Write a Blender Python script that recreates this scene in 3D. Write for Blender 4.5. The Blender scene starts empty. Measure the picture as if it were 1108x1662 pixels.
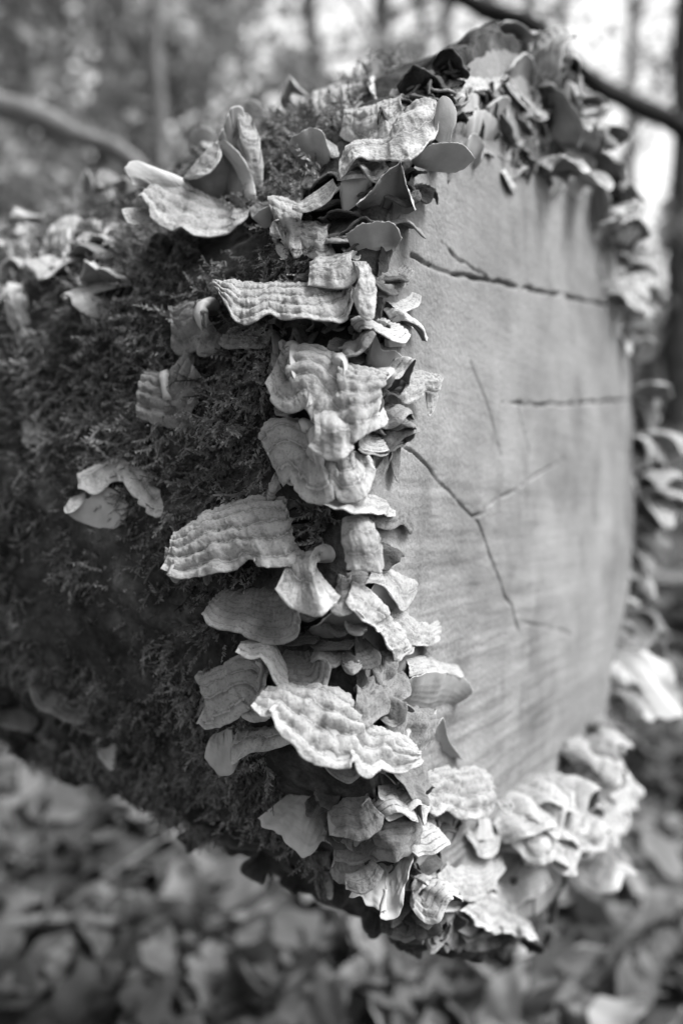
import bpy, math, random
import numpy as np
from mathutils import Vector
from mathutils.bvhtree import BVHTree

R = math.radians
scene = bpy.context.scene
col = scene.collection
rng = np.random.default_rng(7)
random.seed(7)

# ------------------------------------------------------------------ camera, world, sun, exposure
F = 1400.0                       # focal length in photograph pixels (1108 x 1662)
PITCH = R(4.0)                   # camera looks slightly down
CAM = np.array([0.0, 0.0, 0.62])
cam = bpy.data.cameras.new('camera')
cam.sensor_fit = 'VERTICAL'; cam.sensor_height = 36.0; cam.sensor_width = 24.0
cam.lens = F / 1662 * 36.0
cam.clip_start = 0.02; cam.clip_end = 400
cam.dof.use_dof = True; cam.dof.focus_distance = 0.350; cam.dof.aperture_fstop = 4.0
cam.dof.aperture_blades = 0
camo = bpy.data.objects.new('camera', cam); col.objects.link(camo)
camo.location = CAM; camo.rotation_euler = (R(90) - PITCH, 0, 0)
scene.camera = camo

SUN_EL, SUN_AZ = R(54), R(112)    # azimuth measured from +Y towards +X
world = bpy.data.worlds.new('World'); scene.world = world; world.use_nodes = True
wn = world.node_tree; wn.nodes.clear()
sky = wn.nodes.new('ShaderNodeTexSky'); sky.sky_type = 'NISHITA'; sky.sun_disc = False
sky.sun_elevation = SUN_EL; sky.sun_rotation = SUN_AZ; sky.air_density = 3.5; sky.dust_density = 2.0; sky.ozone_density = 1.0
bw = wn.nodes.new('ShaderNodeRGBToBW'); bg = wn.nodes.new('ShaderNodeBackground'); wo = wn.nodes.new('ShaderNodeOutputWorld')
bg.inputs['Strength'].default_value = 0.068
wn.links.new(sky.outputs[0], bw.inputs[0]); wn.links.new(bw.outputs[0], bg.inputs['Color']); wn.links.new(bg.outputs[0], wo.inputs[0])
sun = bpy.data.lights.new('sun', 'SUN'); sun.energy = 1.4; sun.angle = R(28); sun.color = (1, 1, 1)
suno = bpy.data.objects.new('sun', sun); col.objects.link(suno)
sd = Vector((math.cos(SUN_EL) * math.sin(SUN_AZ), math.cos(SUN_EL) * math.cos(SUN_AZ), math.sin(SUN_EL)))
suno.rotation_euler = sd.to_track_quat('Z', 'Y').to_euler(); suno.location = (0, 0, 5)
vs = scene.view_settings
vs.view_transform = 'Standard'; vs.look = 'None'; vs.exposure = 2.15; vs.gamma = 1.0; vs.use_curve_mapping = False
scene.render.engine = 'CYCLES'
scene.cycles.max_bounces = 5; scene.cycles.diffuse_bounces = 3; scene.cycles.use_denoising = True

# ------------------------------------------------------------------ maths helpers
cp, sp_ = math.cos(PITCH), math.sin(PITCH)
def c2w(P):                       # camera frame (right, depth, up) -> world
    P = np.asarray(P, float)
    return np.stack([P[..., 0], P[..., 1] * cp + P[..., 2] * sp_, -P[..., 1] * sp_ + P[..., 2] * cp], -1) + CAM
def at(u, v, d):                  # photograph pixel at a depth -> world
    return c2w(np.array([(u - 554) / F * d, d, (831 - v) / F * d]))
def depth_of(W):
    W = np.asarray(W) - CAM
    return W[..., 1] * cp - W[..., 2] * sp_

def _h(ix, iy, iz, seed):
    with np.errstate(over='ignore'):
        h = ix.astype(np.uint32) * np.uint32(374761393) + iy.astype(np.uint32) * np.uint32(668265263) + iz.astype(np.uint32) * np.uint32(2246822519) + np.uint32(seed * 3266489917 & 0xffffffff)
        h = (h ^ (h >> np.uint32(13))) * np.uint32(1274126177)
        h = (h ^ (h >> np.uint32(15))) * np.uint32(2654435761)
    return (h ^ (h >> np.uint32(16))).astype(np.float64) / 4294967295.0 * 2 - 1
def vnoise(P, scale=1.0, seed=0):
    P = np.asarray(P, float) * scale + 1000.37
    i = np.floor(P).astype(np.int64); f = P - i; f = f * f * (3 - 2 * f)
    r = 0
    for dx in (0, 1):
        for dy in (0, 1):
            for dz in (0, 1):
                w = (f[..., 0] if dx else 1 - f[..., 0]) * (f[..., 1] if dy else 1 - f[..., 1]) * (f[..., 2] if dz else 1 - f[..., 2])
                r = r + w * _h(i[..., 0] + dx, i[..., 1] + dy, i[..., 2] + dz, seed)
    return r
def fbm(P, scale=1.0, seed=0, octv=3, gain=.5):
    a, r = 1.0, 0
    for k in range(octv):
        r = r + a * vnoise(P, scale * 2.03 ** k, seed + 17 * k); a *= gain
    return r
def nrm(a): return a / np.maximum(np.linalg.norm(a, axis=-1, keepdims=True), 1e-12)

# ------------------------------------------------------------------ materials
def nt_new(name):
    m = bpy.data.materials.new(name); m.use_nodes = True
    nt = m.node_tree; b = nt.nodes['Principled BSDF']; b.inputs['Specular IOR Level'].default_value = 0.2
    return m, nt, b
def ramp(nt, stops, interp='LINEAR'):
    r = nt.nodes.new('ShaderNodeValToRGB'); r.color_ramp.interpolation = interp
    el = r.color_ramp.elements
    while len(el) < len(stops): el.new(.5)
    for e, (p, c) in zip(el, stops): e.position = p; e.color = (c, c, c, 1)
    return r
def noise(nt, vec, scale, detail=4, rough=.55):
    n = nt.nodes.new('ShaderNodeTexNoise'); n.inputs['Scale'].default_value = scale
    n.inputs['Detail'].default_value = detail; n.inputs['Roughness'].default_value = rough
    if vec is not None: nt.links.new(vec, n.inputs['Vector'])
    return n
def math_(nt, op, a, b=None):
    m = nt.nodes.new('ShaderNodeMath'); m.operation = op
    for k, x in enumerate((a, b)):
        if x is None: continue
        if isinstance(x, (int, float)): m.inputs[k].default_value = x
        else: nt.links.new(x, m.inputs[k])
    return m.outputs[0]
def mulc(nt, a, b):
    m = nt.nodes.new('ShaderNodeMixRGB'); m.blend_type = 'MULTIPLY'; m.inputs[0].default_value = 1
    nt.links.new(a, m.inputs[1]); nt.links.new(b, m.inputs[2]); return m.outputs[0]
def bump(nt, b, h, strength, dist):
    bp = nt.nodes.new('ShaderNodeBump'); bp.inputs['Strength'].default_value = strength; bp.inputs['Distance'].default_value = dist
    nt.links.new(h, bp.inputs['Height']); nt.links.new(bp.outputs[0], b.inputs['Normal'])

def cap_material(name, lo, hi, zones, zdark):
    m, nt, b = nt_new(name)
    tc = nt.nodes.new('ShaderNodeTexCoord'); geo = nt.nodes.new('ShaderNodeNewGeometry')
    oi = nt.nodes.new('ShaderNodeObjectInfo')
    sep = nt.nodes.new('ShaderNodeSeparateXYZ'); nt.links.new(tc.outputs['UV'], sep.inputs[0])
    n1 = noise(nt, geo.outputs['Position'], 110, 4); n2 = noise(nt, geo.outputs['Position'], 900, 3, .7)
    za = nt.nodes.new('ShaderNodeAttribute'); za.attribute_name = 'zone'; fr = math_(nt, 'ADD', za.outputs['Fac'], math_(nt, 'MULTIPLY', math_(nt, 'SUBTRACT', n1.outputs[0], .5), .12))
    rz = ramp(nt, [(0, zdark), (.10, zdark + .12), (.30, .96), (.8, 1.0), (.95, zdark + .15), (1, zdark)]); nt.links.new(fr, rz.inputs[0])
    base = ramp(nt, [(.28, lo), (.5, (lo + hi) / 2), (.72, hi)]); nt.links.new(n1.outputs[0], base.inputs[0])
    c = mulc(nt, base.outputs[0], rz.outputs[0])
    sp = ramp(nt, [(.32, .58), (.47, .94), (.7, 1.02)]); nt.links.new(n2.outputs[0], sp.inputs[0])
    c = mulc(nt, c, sp.outputs[0])
    vr = ramp(nt, [(0, .78), (1, 1.0)]); nt.links.new(oi.outputs['Random'], vr.inputs[0]); c = mulc(nt, c, vr.outputs[0])
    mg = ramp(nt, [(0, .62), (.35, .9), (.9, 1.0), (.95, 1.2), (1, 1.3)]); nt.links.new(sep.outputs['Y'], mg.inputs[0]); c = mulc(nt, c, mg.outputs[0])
    nt.links.new(c, b.inputs['Base Color']); b.inputs['Roughness'].default_value = .9
    b.inputs['Sheen Weight'].default_value = .25; b.inputs['Sheen Roughness'].default_value = .5
    bump(nt, b, n2.outputs[0], .8, .0007)
    return m
def smooth_material(name, lo, hi, scale=90, rough=.75, bs=.25):
    m, nt, b = nt_new(name)
    geo = nt.nodes.new('ShaderNodeNewGeometry'); oi = nt.nodes.new('ShaderNodeObjectInfo')
    n1 = noise(nt, geo.outputs['Position'], scale, 5, .6); n2 = noise(nt, geo.outputs['Position'], 1500, 2, .6)
    base = ramp(nt, [(.3, lo), (.7, hi)]); nt.links.new(n1.outputs[0], base.inputs[0])
    vr = ramp(nt, [(0, .8), (1, 1.05)]); nt.links.new(oi.outputs['Random'], vr.inputs[0])
    c = mulc(nt, base.outputs[0], vr.outputs[0])
    nt.links.new(c, b.inputs['Base Color']); b.inputs['Roughness'].default_value = rough
    bump(nt, b, n2.outputs[0], bs, .0004)
    return m
M = {}
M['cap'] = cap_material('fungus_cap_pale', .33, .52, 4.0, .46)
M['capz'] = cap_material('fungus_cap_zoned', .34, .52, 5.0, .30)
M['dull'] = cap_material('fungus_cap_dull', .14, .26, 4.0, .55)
M['old'] = cap_material('fungus_cap_old_and_shade', .03, .085, 3.0, .6)  # old caps, and the dark lobes that paint shade into pockets
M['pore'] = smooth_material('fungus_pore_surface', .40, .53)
M['pore_shaded'] = smooth_material('fungus_pore_surface_shaded', .16, .25)  # darker copy of the pore surface, shade put into its colour

def bark_material():
    m, nt, b = nt_new('bark'); geo = nt.nodes.new('ShaderNodeNewGeometry')
    n1 = noise(nt, geo.outputs['Position'], 45, 6, .65); n2 = noise(nt, geo.outputs['Position'], 320, 5, .7)
    base = ramp(nt, [(.3, .018), (.5, .06), (.62, .12), (.75, .2)]); nt.links.new(n1.outputs[0], base.inputs[0])
    s = ramp(nt, [(.3, .45), (.65, 1.15)]); nt.links.new(n2.outputs[0], s.inputs[0])
    nt.links.new(mulc(nt, base.outputs[0], s.outputs[0]), b.inputs['Base Color']); b.inputs['Roughness'].default_value = .9
    bump(nt, b, n2.outputs[0], .8, .002)
    return m
M['bark'] = bark_material()

def wood_material():
    m, nt, b = nt_new('sawn_wood'); tc = nt.nodes.new('ShaderNodeTexCoord')
    k1 = nt.nodes.new('ShaderNodeAttribute'); k1.attribute_name = 'saw'      # saw lines, uv = metres in the cut plane
    k1b = ramp(nt, [(.12, .66), (.42, .95), (.58, 1.02), (.9, 1.16)]); nt.links.new(k1.outputs['Fac'], k1b.inputs[0])
    n1 = noise(nt, tc.outputs['UV'], 11, 6, .62); base = ramp(nt, [(.28, .125), (.5, .215), (.72, .29)]); nt.links.new(n1.outputs[0], base.inputs[0])
    mp2 = nt.nodes.new('ShaderNodeMapping'); nt.links.new(tc.outputs['UV'], mp2.inputs[0])
    mp2.inputs['Rotation'].default_value = (0, 0, R(28)); mp2.inputs['Scale'].default_value = (30, 13, 1)
    n3 = noise(nt, mp2.outputs[0], 1.0, 5, .65); st = ramp(nt, [(.30, .62), (.46, .95), (.7, 1.05)]); nt.links.new(n3.outputs[0], st.inputs[0])
    n4 = noise(nt, tc.outputs['UV'], 420, 3, .6); g = ramp(nt, [(.3, .80), (.7, 1.10)]); nt.links.new(n4.outputs[0], g.inputs[0])
    c = mulc(nt, mulc(nt, base.outputs[0], k1b.outputs[0]), mulc(nt, st.outputs[0], g.outputs[0]))
    at_ = nt.nodes.new('ShaderNodeAttribute'); at_.attribute_name = 'crack'
    cr = ramp(nt, [(0, 1.0), (.5, .66), (1, .30)]); nt.links.new(at_.outputs['Fac'], cr.inputs[0])
    c = mulc(nt, c, cr.outputs[0])
    nt.links.new(c, b.inputs['Base Color']); b.inputs['Roughness'].default_value = .7
    bump(nt, b, n4.outputs[0], .7, .0012)
    return m
M['wood'] = wood_material()

def attr_material(name, mul=1.0, rough=.7, spec=.2, trans=0.0):
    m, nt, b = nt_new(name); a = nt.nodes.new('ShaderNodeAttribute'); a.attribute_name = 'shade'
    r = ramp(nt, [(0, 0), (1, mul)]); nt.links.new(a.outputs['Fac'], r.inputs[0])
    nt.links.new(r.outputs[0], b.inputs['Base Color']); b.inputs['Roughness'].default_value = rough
    b.inputs['Specular IOR Level'].default_value = spec
    if trans:
        t = nt.nodes.new('ShaderNodeBsdfTranslucent'); nt.links.new(r.outputs[0], t.inputs[0])
        mx = nt.nodes.new('ShaderNodeMixShader'); mx.inputs[0].default_value = trans
        nt.links.new(b.outputs[0], mx.inputs[1]); nt.links.new(t.outputs[0], mx.inputs[2])
        nt.links.new(mx.outputs[0], nt.nodes['Material Output'].inputs[0])
    return m
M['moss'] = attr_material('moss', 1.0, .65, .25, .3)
M['leaf'] = attr_material('tree_leaf', 1.0, .6, .25, .35)
M['litter'] = attr_material('dead_leaf', 1.0, .6, .3, .15)
M['dirt'] = smooth_material('forest_soil', .02, .09, 14, .95, .5)
M['trunk'] = smooth_material('tree_bark', .05, .14, 9, .9, .4)
M['dtrunk'] = smooth_material('dark_tree_bark', .012, .03, 9, .9, .4)
M['ptrunk'] = smooth_material('pale_tree_bark', .14, .24, 9, .9, .4)
M['deadwood'] = smooth_material('weathered_branch', .15, .32, 20, .85, .4)

# ------------------------------------------------------------------ object helpers
def mesh_from(name, V, faces, uv=None, attrs=None, mat=None, smooth=True):
    me = bpy.data.meshes.new(name)
    V = np.asarray(V, np.float32)
    faces = np.asarray(faces, np.int32)
    nf, k = faces.shape
    me.vertices.add(len(V)); me.vertices.foreach_set('co', V.ravel())
    me.loops.add(nf * k); me.loops.foreach_set('vertex_index', faces.ravel())
    me.polygons.add(nf); me.polygons.foreach_set('loop_start', np.arange(0, nf * k, k, dtype=np.int32))
    if uv is not None:
        l = me.uv_layers.new(name='UVMap'); l.data.foreach_set('uv', np.asarray(uv, np.float32)[faces.ravel()].ravel())
    me.update(calc_edges=True)
    for an, av in (attrs or {}).items():
        a = me.attributes.new(an, 'FLOAT', 'POINT'); a.data.foreach_set('value', np.asarray(av, np.float32))
    if smooth: me.polygons.foreach_set('use_smooth', np.ones(nf, bool))
    if mat: me.materials.append(mat)
    me.validate()
    return me
def link(name, me, parent=None, loc=None):
    o = bpy.data.objects.new(name, me); col.objects.link(o)
    if parent is not None: o.parent = parent
    if loc is not None: o.location = loc
    return o
def tag(o, label=None, cat=None, group=None, kind=None):
    if label: o['label'] = label
    if cat: o['category'] = cat
    if group: o['group'] = group
    if kind: o['kind'] = kind
    return o
def empty(name, loc):
    o = bpy.data.objects.new(name, None); o.empty_display_size = .02; col.objects.link(o); o.location = loc; return o
def grid_faces(na, nb, off=0):          # index = a*nb + b
    a, b = np.meshgrid(np.arange(na - 1), np.arange(nb - 1), indexing='ij')
    i = (a * nb + b).ravel() + off
    return np.stack([i, i + 1, i + nb + 1, i + nb], -1)

# ------------------------------------------------------------------ the log
LOG = dict(c=np.array([.1300, .5390, .0075]), yaw=.541, tilt=-.016, a=.246, b=.266, roll=-.06)
yaw, tilt = LOG['yaw'], LOG['tilt']
n_c = np.array([math.cos(yaw) * math.cos(tilt), -math.sin(yaw) * math.cos(tilt), math.sin(tilt)])
h_c = np.array([math.sin(yaw), math.cos(yaw), 0.0]); v_c = np.cross(h_c, n_c); v_c *= np.sign(v_c[2])
origin = c2w(LOG['c']); Wd = lambda d: c2w(d) - CAM
N_, H_, V_ = Wd(n_c), Wd(h_c), Wd(v_c)
rr_, ri_ = math.cos(LOG['roll']), math.sin(LOG['roll'])
def section(th):
    x = LOG['a'] * np.cos(th); y = LOG['b'] * np.sin(th)
    wob = 1 + .012 * np.cos(3 * th + 1) + .010 * np.cos(5 * th + .4) + .006 * np.cos(9 * th) - .12 * np.exp(-((np.mod(th + .62 + np.pi, 2 * np.pi) - np.pi) / .42) ** 2)
    return (x * rr_ - y * ri_) * wob, (x * ri_ + y * rr_) * wob
def log_pt(th, s):
    th, s = np.broadcast_arrays(np.asarray(th, float), np.asarray(s, float))
    X, Y = section(th); k = 1 - .42 * np.minimum(s, 1.0)
    k = k * (1 - .012 * np.exp(-(s / .006) ** 2))
    Y = np.where(Y > 0, Y * (1 - .10 * np.clip(s / .3, 0, 1) ** .8), Y)
    return origin - N_ * s[..., None] + H_ * (X * k)[..., None] + V_ * (Y * k + .035 * s)[..., None]
TH, SS = np.meshgrid(np.linspace(0, 2 * np.pi, 241), np.concatenate([np.linspace(0, .5, 101), np.linspace(.52, 2.6, 60)]), indexing='ij')
P0 = log_pt(TH, SS); nth, nss = TH.shape
Fb = grid_faces(nth, nss)
cidx = len(P0.reshape(-1, 3))
cap_f = [(i * nss, (i + 1) * nss, cidx) for i in range(nth - 1)]
bvh = BVHTree.FromPolygons([tuple(p) for p in P0.reshape(-1, 3)] + [tuple(origin)], [tuple(f) for f in Fb.tolist()] + cap_f)
CAMV = Vector(CAM)
def hit(u, v):
    d = Vector(at(u, v, 1.0)) - CAMV; L = d.length; d.normalize()
    loc, nor, idx, dist = bvh.ray_cast(CAMV, d)
    if loc is None:
        best = None
        for k in np.linspace(.28, 1.0, 60):
            p = CAMV + d * (k * L); q = bvh.find_nearest(p)
            if best is None or q[3] < best[3]: best = q
        loc, nor = best[0], best[1]
    nor = np.array(nor)
    if nor @ np.array(d) > 0: nor = -nor
    return np.array(loc), nor

def build_log():
    root = empty('fallen_log', origin - N_ * .9 - V_ * .22)
    L = np.array(root.location)
    tag(root, 'thick sawn fallen log covered in moss and bracket fungi', 'log')
    th, s = np.meshgrid(np.linspace(0, 2 * np.pi, 901), np.concatenate([np.linspace(0, .62, 321), np.linspace(.63, 2.6, 120)]), indexing='ij')
    P = log_pt(th, s); ds = nrm(np.gradient(P, axis=1)); dt = nrm(np.gradient(P, axis=0)); Nn = nrm(np.cross(dt, ds))
    ctr = P.mean(0, keepdims=True); Nn *= np.sign(((P - ctr) * Nn).sum(-1, keepdims=True))
    cyl = np.stack([np.cos(th) * .25, np.sin(th) * .25, s * .45], -1)
    D = .007 * fbm(cyl, 22, 3, 4) + .0035 * (1 - 2 * np.abs(vnoise(cyl, 60, 9))) + .0018 * fbm(cyl, 170, 5, 2)
    D *= np.clip(s / .006, .1, 1)
    P = P + Nn * D[..., None]
    P[-1] = P[0]
    me = mesh_from('bark', P.reshape(-1, 3) - L, grid_faces(*th.shape), mat=M['bark'])
    link('bark', me, root)
    # far closing end
    e = np.concatenate([P[:-1, -1], P[:-1, -1].mean(0, keepdims=True)]); k = len(e) - 1
    link('rear_end', mesh_from('rear_end', e - L, [(i, (i + 1) % k, k) for i in range(k)], mat=M['bark']), root)
    # ring of bark round the sawn wood
    ta, ra = np.meshgrid(np.linspace(0, 2 * np.pi, 901), np.linspace(.955, 1.0, 12), indexing='ij')
    Xa, Ya = section(ta); Qa = np.stack([Xa * ra, Ya * ra, 0 * Xa], -1)
    ra2 = ra + .006 * fbm(Qa, 70, 61, 3) * (ra < .999)
    Wa = origin + H_ * (Xa * ra2)[..., None] + V_ * (Ya * ra2)[..., None] + N_ * (.0015 * fbm(Qa, 120, 63, 3) + .0014 * np.clip((ra - .955) / .01, 0, 1) - .0012)[..., None]
    Wa[-1] = Wa[0]
    Wa[:, -1] = P[:, 0]
    link('bark_ring', mesh_from('bark_ring', Wa.reshape(-1, 3) - L, grid_faces(*ta.shape), mat=M['bark']), root)
    # sawn face: square grid mapped to the outline, grooves cut along the cracks
    n = 560
    a, b = np.meshgrid(np.linspace(-1, 1, n), np.linspace(-1, 1, n), indexing='ij')
    x = a * np.sqrt(1 - b * b / 2); y = b * np.sqrt(1 - a * a / 2)
    r = np.minimum(np.hypot(x, y), 1); t = np.arctan2(y, x)
    Xr, Yr = section(t); k0 = .966
    X, Y = Xr * r * k0, Yr * r * k0
    Q = np.stack([X, Y, 0 * X], -1)
    Z = .0012 * fbm(Q, 18, 31, 3)
    low = np.clip((.02 - Y) / .12, 0, 1) * np.clip((.10 - X) / .2, .15, 1)
    Z += (.00015 + .0006 * low) * fbm(Q * np.array([14, 210, 1]) + .5 * fbm(Q, 9, 35, 2)[..., None], 1, 33, 3)
    Z += .0005 * fbm(Q * np.array([130, 20, 1]), 1, 37, 2) * low
    def to_plane(u, v):
        d = at(u, v, 1.0) - CAM; tt = ((origin - CAM) @ N_) / (d @ N_); p = CAM + d * tt - origin
        return p @ H_, p @ V_
    PITH = to_plane(775, 838)
    warp = fbm(Q, 7, 35, 2)[..., None] * np.array([.2, .004, 0])
    lowl = np.clip((.06 - Y) / .16, 0, 1) * np.clip((.16 - X) / .2, .25, 1)
    rid = 1 - 2.2 * np.abs(vnoise((Q + warp) * np.array([11, 150, 1]), 1, 33)) + .5 * vnoise((Q + warp) * np.array([20, 420, 1]), 1, 34)
    pr = np.hypot(X - PITH[0], Y - PITH[1]); rings = vnoise(np.stack([(pr + .004 * fbm(Q, 14, 47, 2)) * 210, 0 * pr, 0 * pr], -1), 1, 49)
    sawv = (.12 + .75 * lowl) * rid + .10 * rings + .30 * fbm(Q, 26, 46, 4) + .28 * fbm(Q * np.array([110, 330, 1]), 1, 48, 3)
    crack = np.zeros_like(Z)
    cr = [([(668, 415), (700, 430), (740, 446), (800, 456), (860, 470), (930, 484), (990, 496)], .0032, 1.0),
          ([(815, 651), (870, 657), (930, 655), (980, 651), (1022, 650)], .0027, .95),
          ([(645, 716), (670, 735), (690, 755), (735, 805), (772, 848), (790, 890), (815, 965), (840, 1025)], .0012, .7),
          ([(783, 824), (800, 812), (830, 798), (870, 770), (915, 745)], .0014, .6),
          ([(715, 395), (745, 422), (790, 450)], .0022, .6), ([(765, 838), (785, 830)], .0022, .8),
          ([(760, 590), (790, 660), (812, 740)], .004, .22), ([(840, 660), (858, 740)], .003, .2), ([(845, 1010), (900, 1022), (925, 1030)], .002, .35),
          ([(975, 400), (972, 440), (985, 490), (1005, 540), (1026, 582)], .003, .8)]
    wig = .0016 * vnoise(Q, 90, 41)
    for pts, w, amp in cr:
        pp = [to_plane(*q) for q in pts]
        dmin = np.full(Z.shape, 9.0); along = np.zeros_like(Z)
        for i, (p, q) in enumerate(zip(pp[:-1], pp[1:])):
            p, q = np.array(p), np.array(q); d = q - p; tt = np.clip(((X - p[0]) * d[0] + (Y - p[1]) * d[1]) / (d @ d), 0, 1)
            dd = np.hypot(X + wig - p[0] - d[0] * tt, Y + wig - p[1] - d[1] * tt)
            m = dd < dmin; dmin[m] = dd[m]; along[m] = (i + tt[m]) / (len(pp) - 1)
        ww = .36 * w * (.75 + .5 * vnoise(Q, 120, 43))
        g = amp * np.exp(-(dmin / np.maximum(ww, 5e-4)) ** 2); crack = np.maximum(crack, g)
    Z -= .004 * crack
    W = origin + H_ * X[..., None] + V_ * Y[..., None] + N_ * (Z + .0005)[..., None]
    me = mesh_from('cut_face', W.reshape(-1, 3) - L, grid_faces(n, n)[:, ::-1] if False else grid_faces(n, n), uv=np.stack([X, Y], -1).reshape(-1, 2), attrs={'crack': crack.ravel(), 'saw': (.5 + .5 * sawv).ravel()}, mat=M['wood'])
    tag(link('cut_face', me, root), 'pale sawn end grain with dark cracks')
    return root
build_log()

# ------------------------------------------------------------------ ground (hillside behind the log)
def ground_z(x, y):
    x = np.asarray(x, float); y = np.asarray(y, float)
    r = np.maximum(y - .9, 0)
    sl = .36 - .11 * np.clip((x / np.maximum(y, .5) - .02) / .25, 0, 1)
    z = sl * r * (r / (r + .7)) - .10 * np.maximum(x - .3, 0) * np.clip(y, 0, 1) * .3
    z = np.where(r > 13, sl * 13 * (13 / 13.7) + .05 * (r - 13), z)
    Q = np.stack([x, y, 0 * x], -1)
    z = z + .05 * fbm(Q, 1.1, 51, 3) + .25 * fbm(Q, .22, 53, 2) * np.clip(y / 5, 0, 1)
    z = z + .45 * np.maximum(-y - 1.2, 0) * np.clip(1 - (-y - 1.2) / 40, .3, 1)      # unseen rise added behind the camera to block low sky
    # bank on which the far part of the log lies
    lx = np.clip((-.62 - x) / .5, 0, 1); z = z + lx * lx * (3 - 2 * lx) * np.clip(.33 - z, 0, .6)
    return z
gx = np.concatenate([np.linspace(-60, -4, 30), np.linspace(-3.9, 3.9, 180), np.linspace(4, 60, 30)])
gy = np.concatenate([np.linspace(-40, -1.2, 20), np.linspace(-1.1, 6, 180), np.linspace(6.2, 90, 60)])
GX, GY = np.meshgrid(gx, gy, indexing='ij')
G = np.stack([GX, GY, ground_z(GX, GY)], -1)
g = link('ground', mesh_from('ground', G.reshape(-1, 3), grid_faces(*GX.shape)[:, ::-1], mat=M['dirt']))
tag(g, 'dark forest floor sloping up behind the log', 'ground', kind='structure')

# ------------------------------------------------------------------ fungi
def catmull(C, n):
    C = np.asarray(C, float)
    if len(C) == 1: C = np.repeat(C, 2, 0)
    d = np.r_[0, np.cumsum(np.maximum(np.linalg.norm(np.diff(C, axis=0), axis=1), 1e-6) ** .5)]; d /= d[-1]
    x = np.linspace(0, 1, n); i = np.clip(np.searchsorted(d, x, 'right') - 1, 0, len(C) - 2)
    E = np.vstack([2 * C[0] - C[1], C, 2 * C[-1] - C[-2]])
    t = ((x - d[i]) / (d[i + 1] - d[i]))[:, None]
    p0, p1, p2, p3 = E[i], E[i + 1], E[i + 2], E[i + 3]
    return .5 * (2 * p1 + (p2 - p0) * t + (2 * p0 - 5 * p1 + 4 * p2 - p3) * t * t + (3 * p1 - p0 - 3 * p2 + p3) * t ** 3)
def smooth_dir(A):
    return nrm(A)
seedc = [100]
def sheet(curves, res=.0007, zones=4, ridge=.0007, lump=.0008, fuzz=.00030, th=.0028, bulge=.0, droop=.13, wav=.05, flute=.10, maxn=110):
    seedc[0] += 1; sd_ = seedc[0]
    nc = len(curves); zones = zones * 1.9
    wl = max(np.linalg.norm(np.diff(c, axis=0), axis=1).sum() for c in curves)
    ll = sum(np.linalg.norm(curves[k + 1].mean(0) - curves[k].mean(0)) for k in range(nc - 1))
    ll = max(ll, .003)
    ns = int(np.clip(wl / res, 12, maxn * 1.4)); ntt = int(np.clip(ll / res * 1.3, 10, maxn))
    S = np.stack([catmull(c, ns) for c in curves])                # nc, ns, 3
    t = np.linspace(0, 1, ntt)
    if nc == 2: T = S[0][:, None] * (1 - t)[None, :, None] + S[1][:, None] * t[None, :, None]
    else:
        kd = np.r_[0, np.cumsum([max(np.linalg.norm(S[k + 1] - S[k], axis=1).mean(), 1e-4) for k in range(nc - 1)])]; kd /= kd[-1]
        i = np.clip(np.searchsorted(kd, t, 'right') - 1, 0, nc - 2); f = ((t - kd[i]) / (kd[i + 1] - kd[i]))[:, None, None]
        E = np.concatenate([2 * S[:1] - S[1:2], S, 2 * S[-1:] - S[-2:-1]])
        p0, p1, p2, p3 = E[i], E[i + 1], E[i + 2], E[i + 3]
        T = (.5 * (2 * p1 + (p2 - p0) * f + (2 * p0 - 5 * p1 + 4 * p2 - p3) * f * f + (3 * p1 - p0 - 3 * p2 + p3) * f ** 3)).transpose(1, 0, 2)
    s = np.linspace(0, 1, ns)
    st = np.stack(np.broadcast_arrays(s[:, None] * wl, t[None] * ll, np.zeros((1, 1))), -1)
    # ragged margin
    if len(curves[-1]) <= 3:
        e = np.abs(2 * s - 1) ** 5 * .55
        ti = np.clip((t[None] * (1 - e[:, None])) * (ntt - 1), 0, ntt - 1.001); i0 = ti.astype(int); fr_ = (ti - i0)[..., None]; ar = np.arange(ns)[:, None]
        T = T[ar, i0] * (1 - fr_) + T[ar, i0 + 1] * fr_
    mv = T[:, -1:] - T[:, :1]
    T = T + mv * (wav * (vnoise(st * [1, 0, 0], 130, sd_) + .5 * vnoise(st * [1, 0, 0], 420, sd_ + 1)) * (t[None] ** 3))[..., None]
    def normals(T):
        a = np.gradient(T, axis=0); b = np.gradient(T, axis=1); return nrm(np.cross(b, a))
    Nn = normals(T)
    mn = nrm(Nn.mean((0, 1))); Ns = nrm(Nn + mn * .6)
    prof = 4 * t * (1 - t)
    T = T + Ns * (bulge * ll * prof + droop * ll * (prof * .5 - t ** 5 * .6))[None, :, None]
    T = T + Ns * (flute * min(ll, .03) * (vnoise(st * [1, .15, 0], 70, sd_ + 8) + .6 * vnoise(st * [1, .2, 0], 170, sd_ + 9)) * t[None] ** 1.4)[..., None]
    Nn = normals(T); Nn = nrm(Nn + .3 * nrm(Nn.mean((0, 1))))
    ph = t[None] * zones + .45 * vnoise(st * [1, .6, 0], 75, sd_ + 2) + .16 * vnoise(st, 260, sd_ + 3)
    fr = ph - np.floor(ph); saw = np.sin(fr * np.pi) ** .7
    env = np.clip(t / .12, 0, 1) * np.clip((1 - t) / .04, 0, 1)
    D = env[None] * (1.4 * ridge * (saw - .6) * (.75 + .55 * vnoise(st * [1, .5, 0], 60, sd_ + 12)) + .8 * lump * fbm(T, 150, sd_ + 4, 2)) + env[None] * .00035 * fbm(st * [1, .22, 0], 700, sd_ + 10, 2) + fuzz * fbm(T, 900, sd_ + 5, 2, .7) * np.clip(t / .1, 0, 1)[None]
    top = T + Nn * D[..., None]
    es = np.clip(np.minimum(s, 1 - s) / .10, .12, 1)[:, None]
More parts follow.
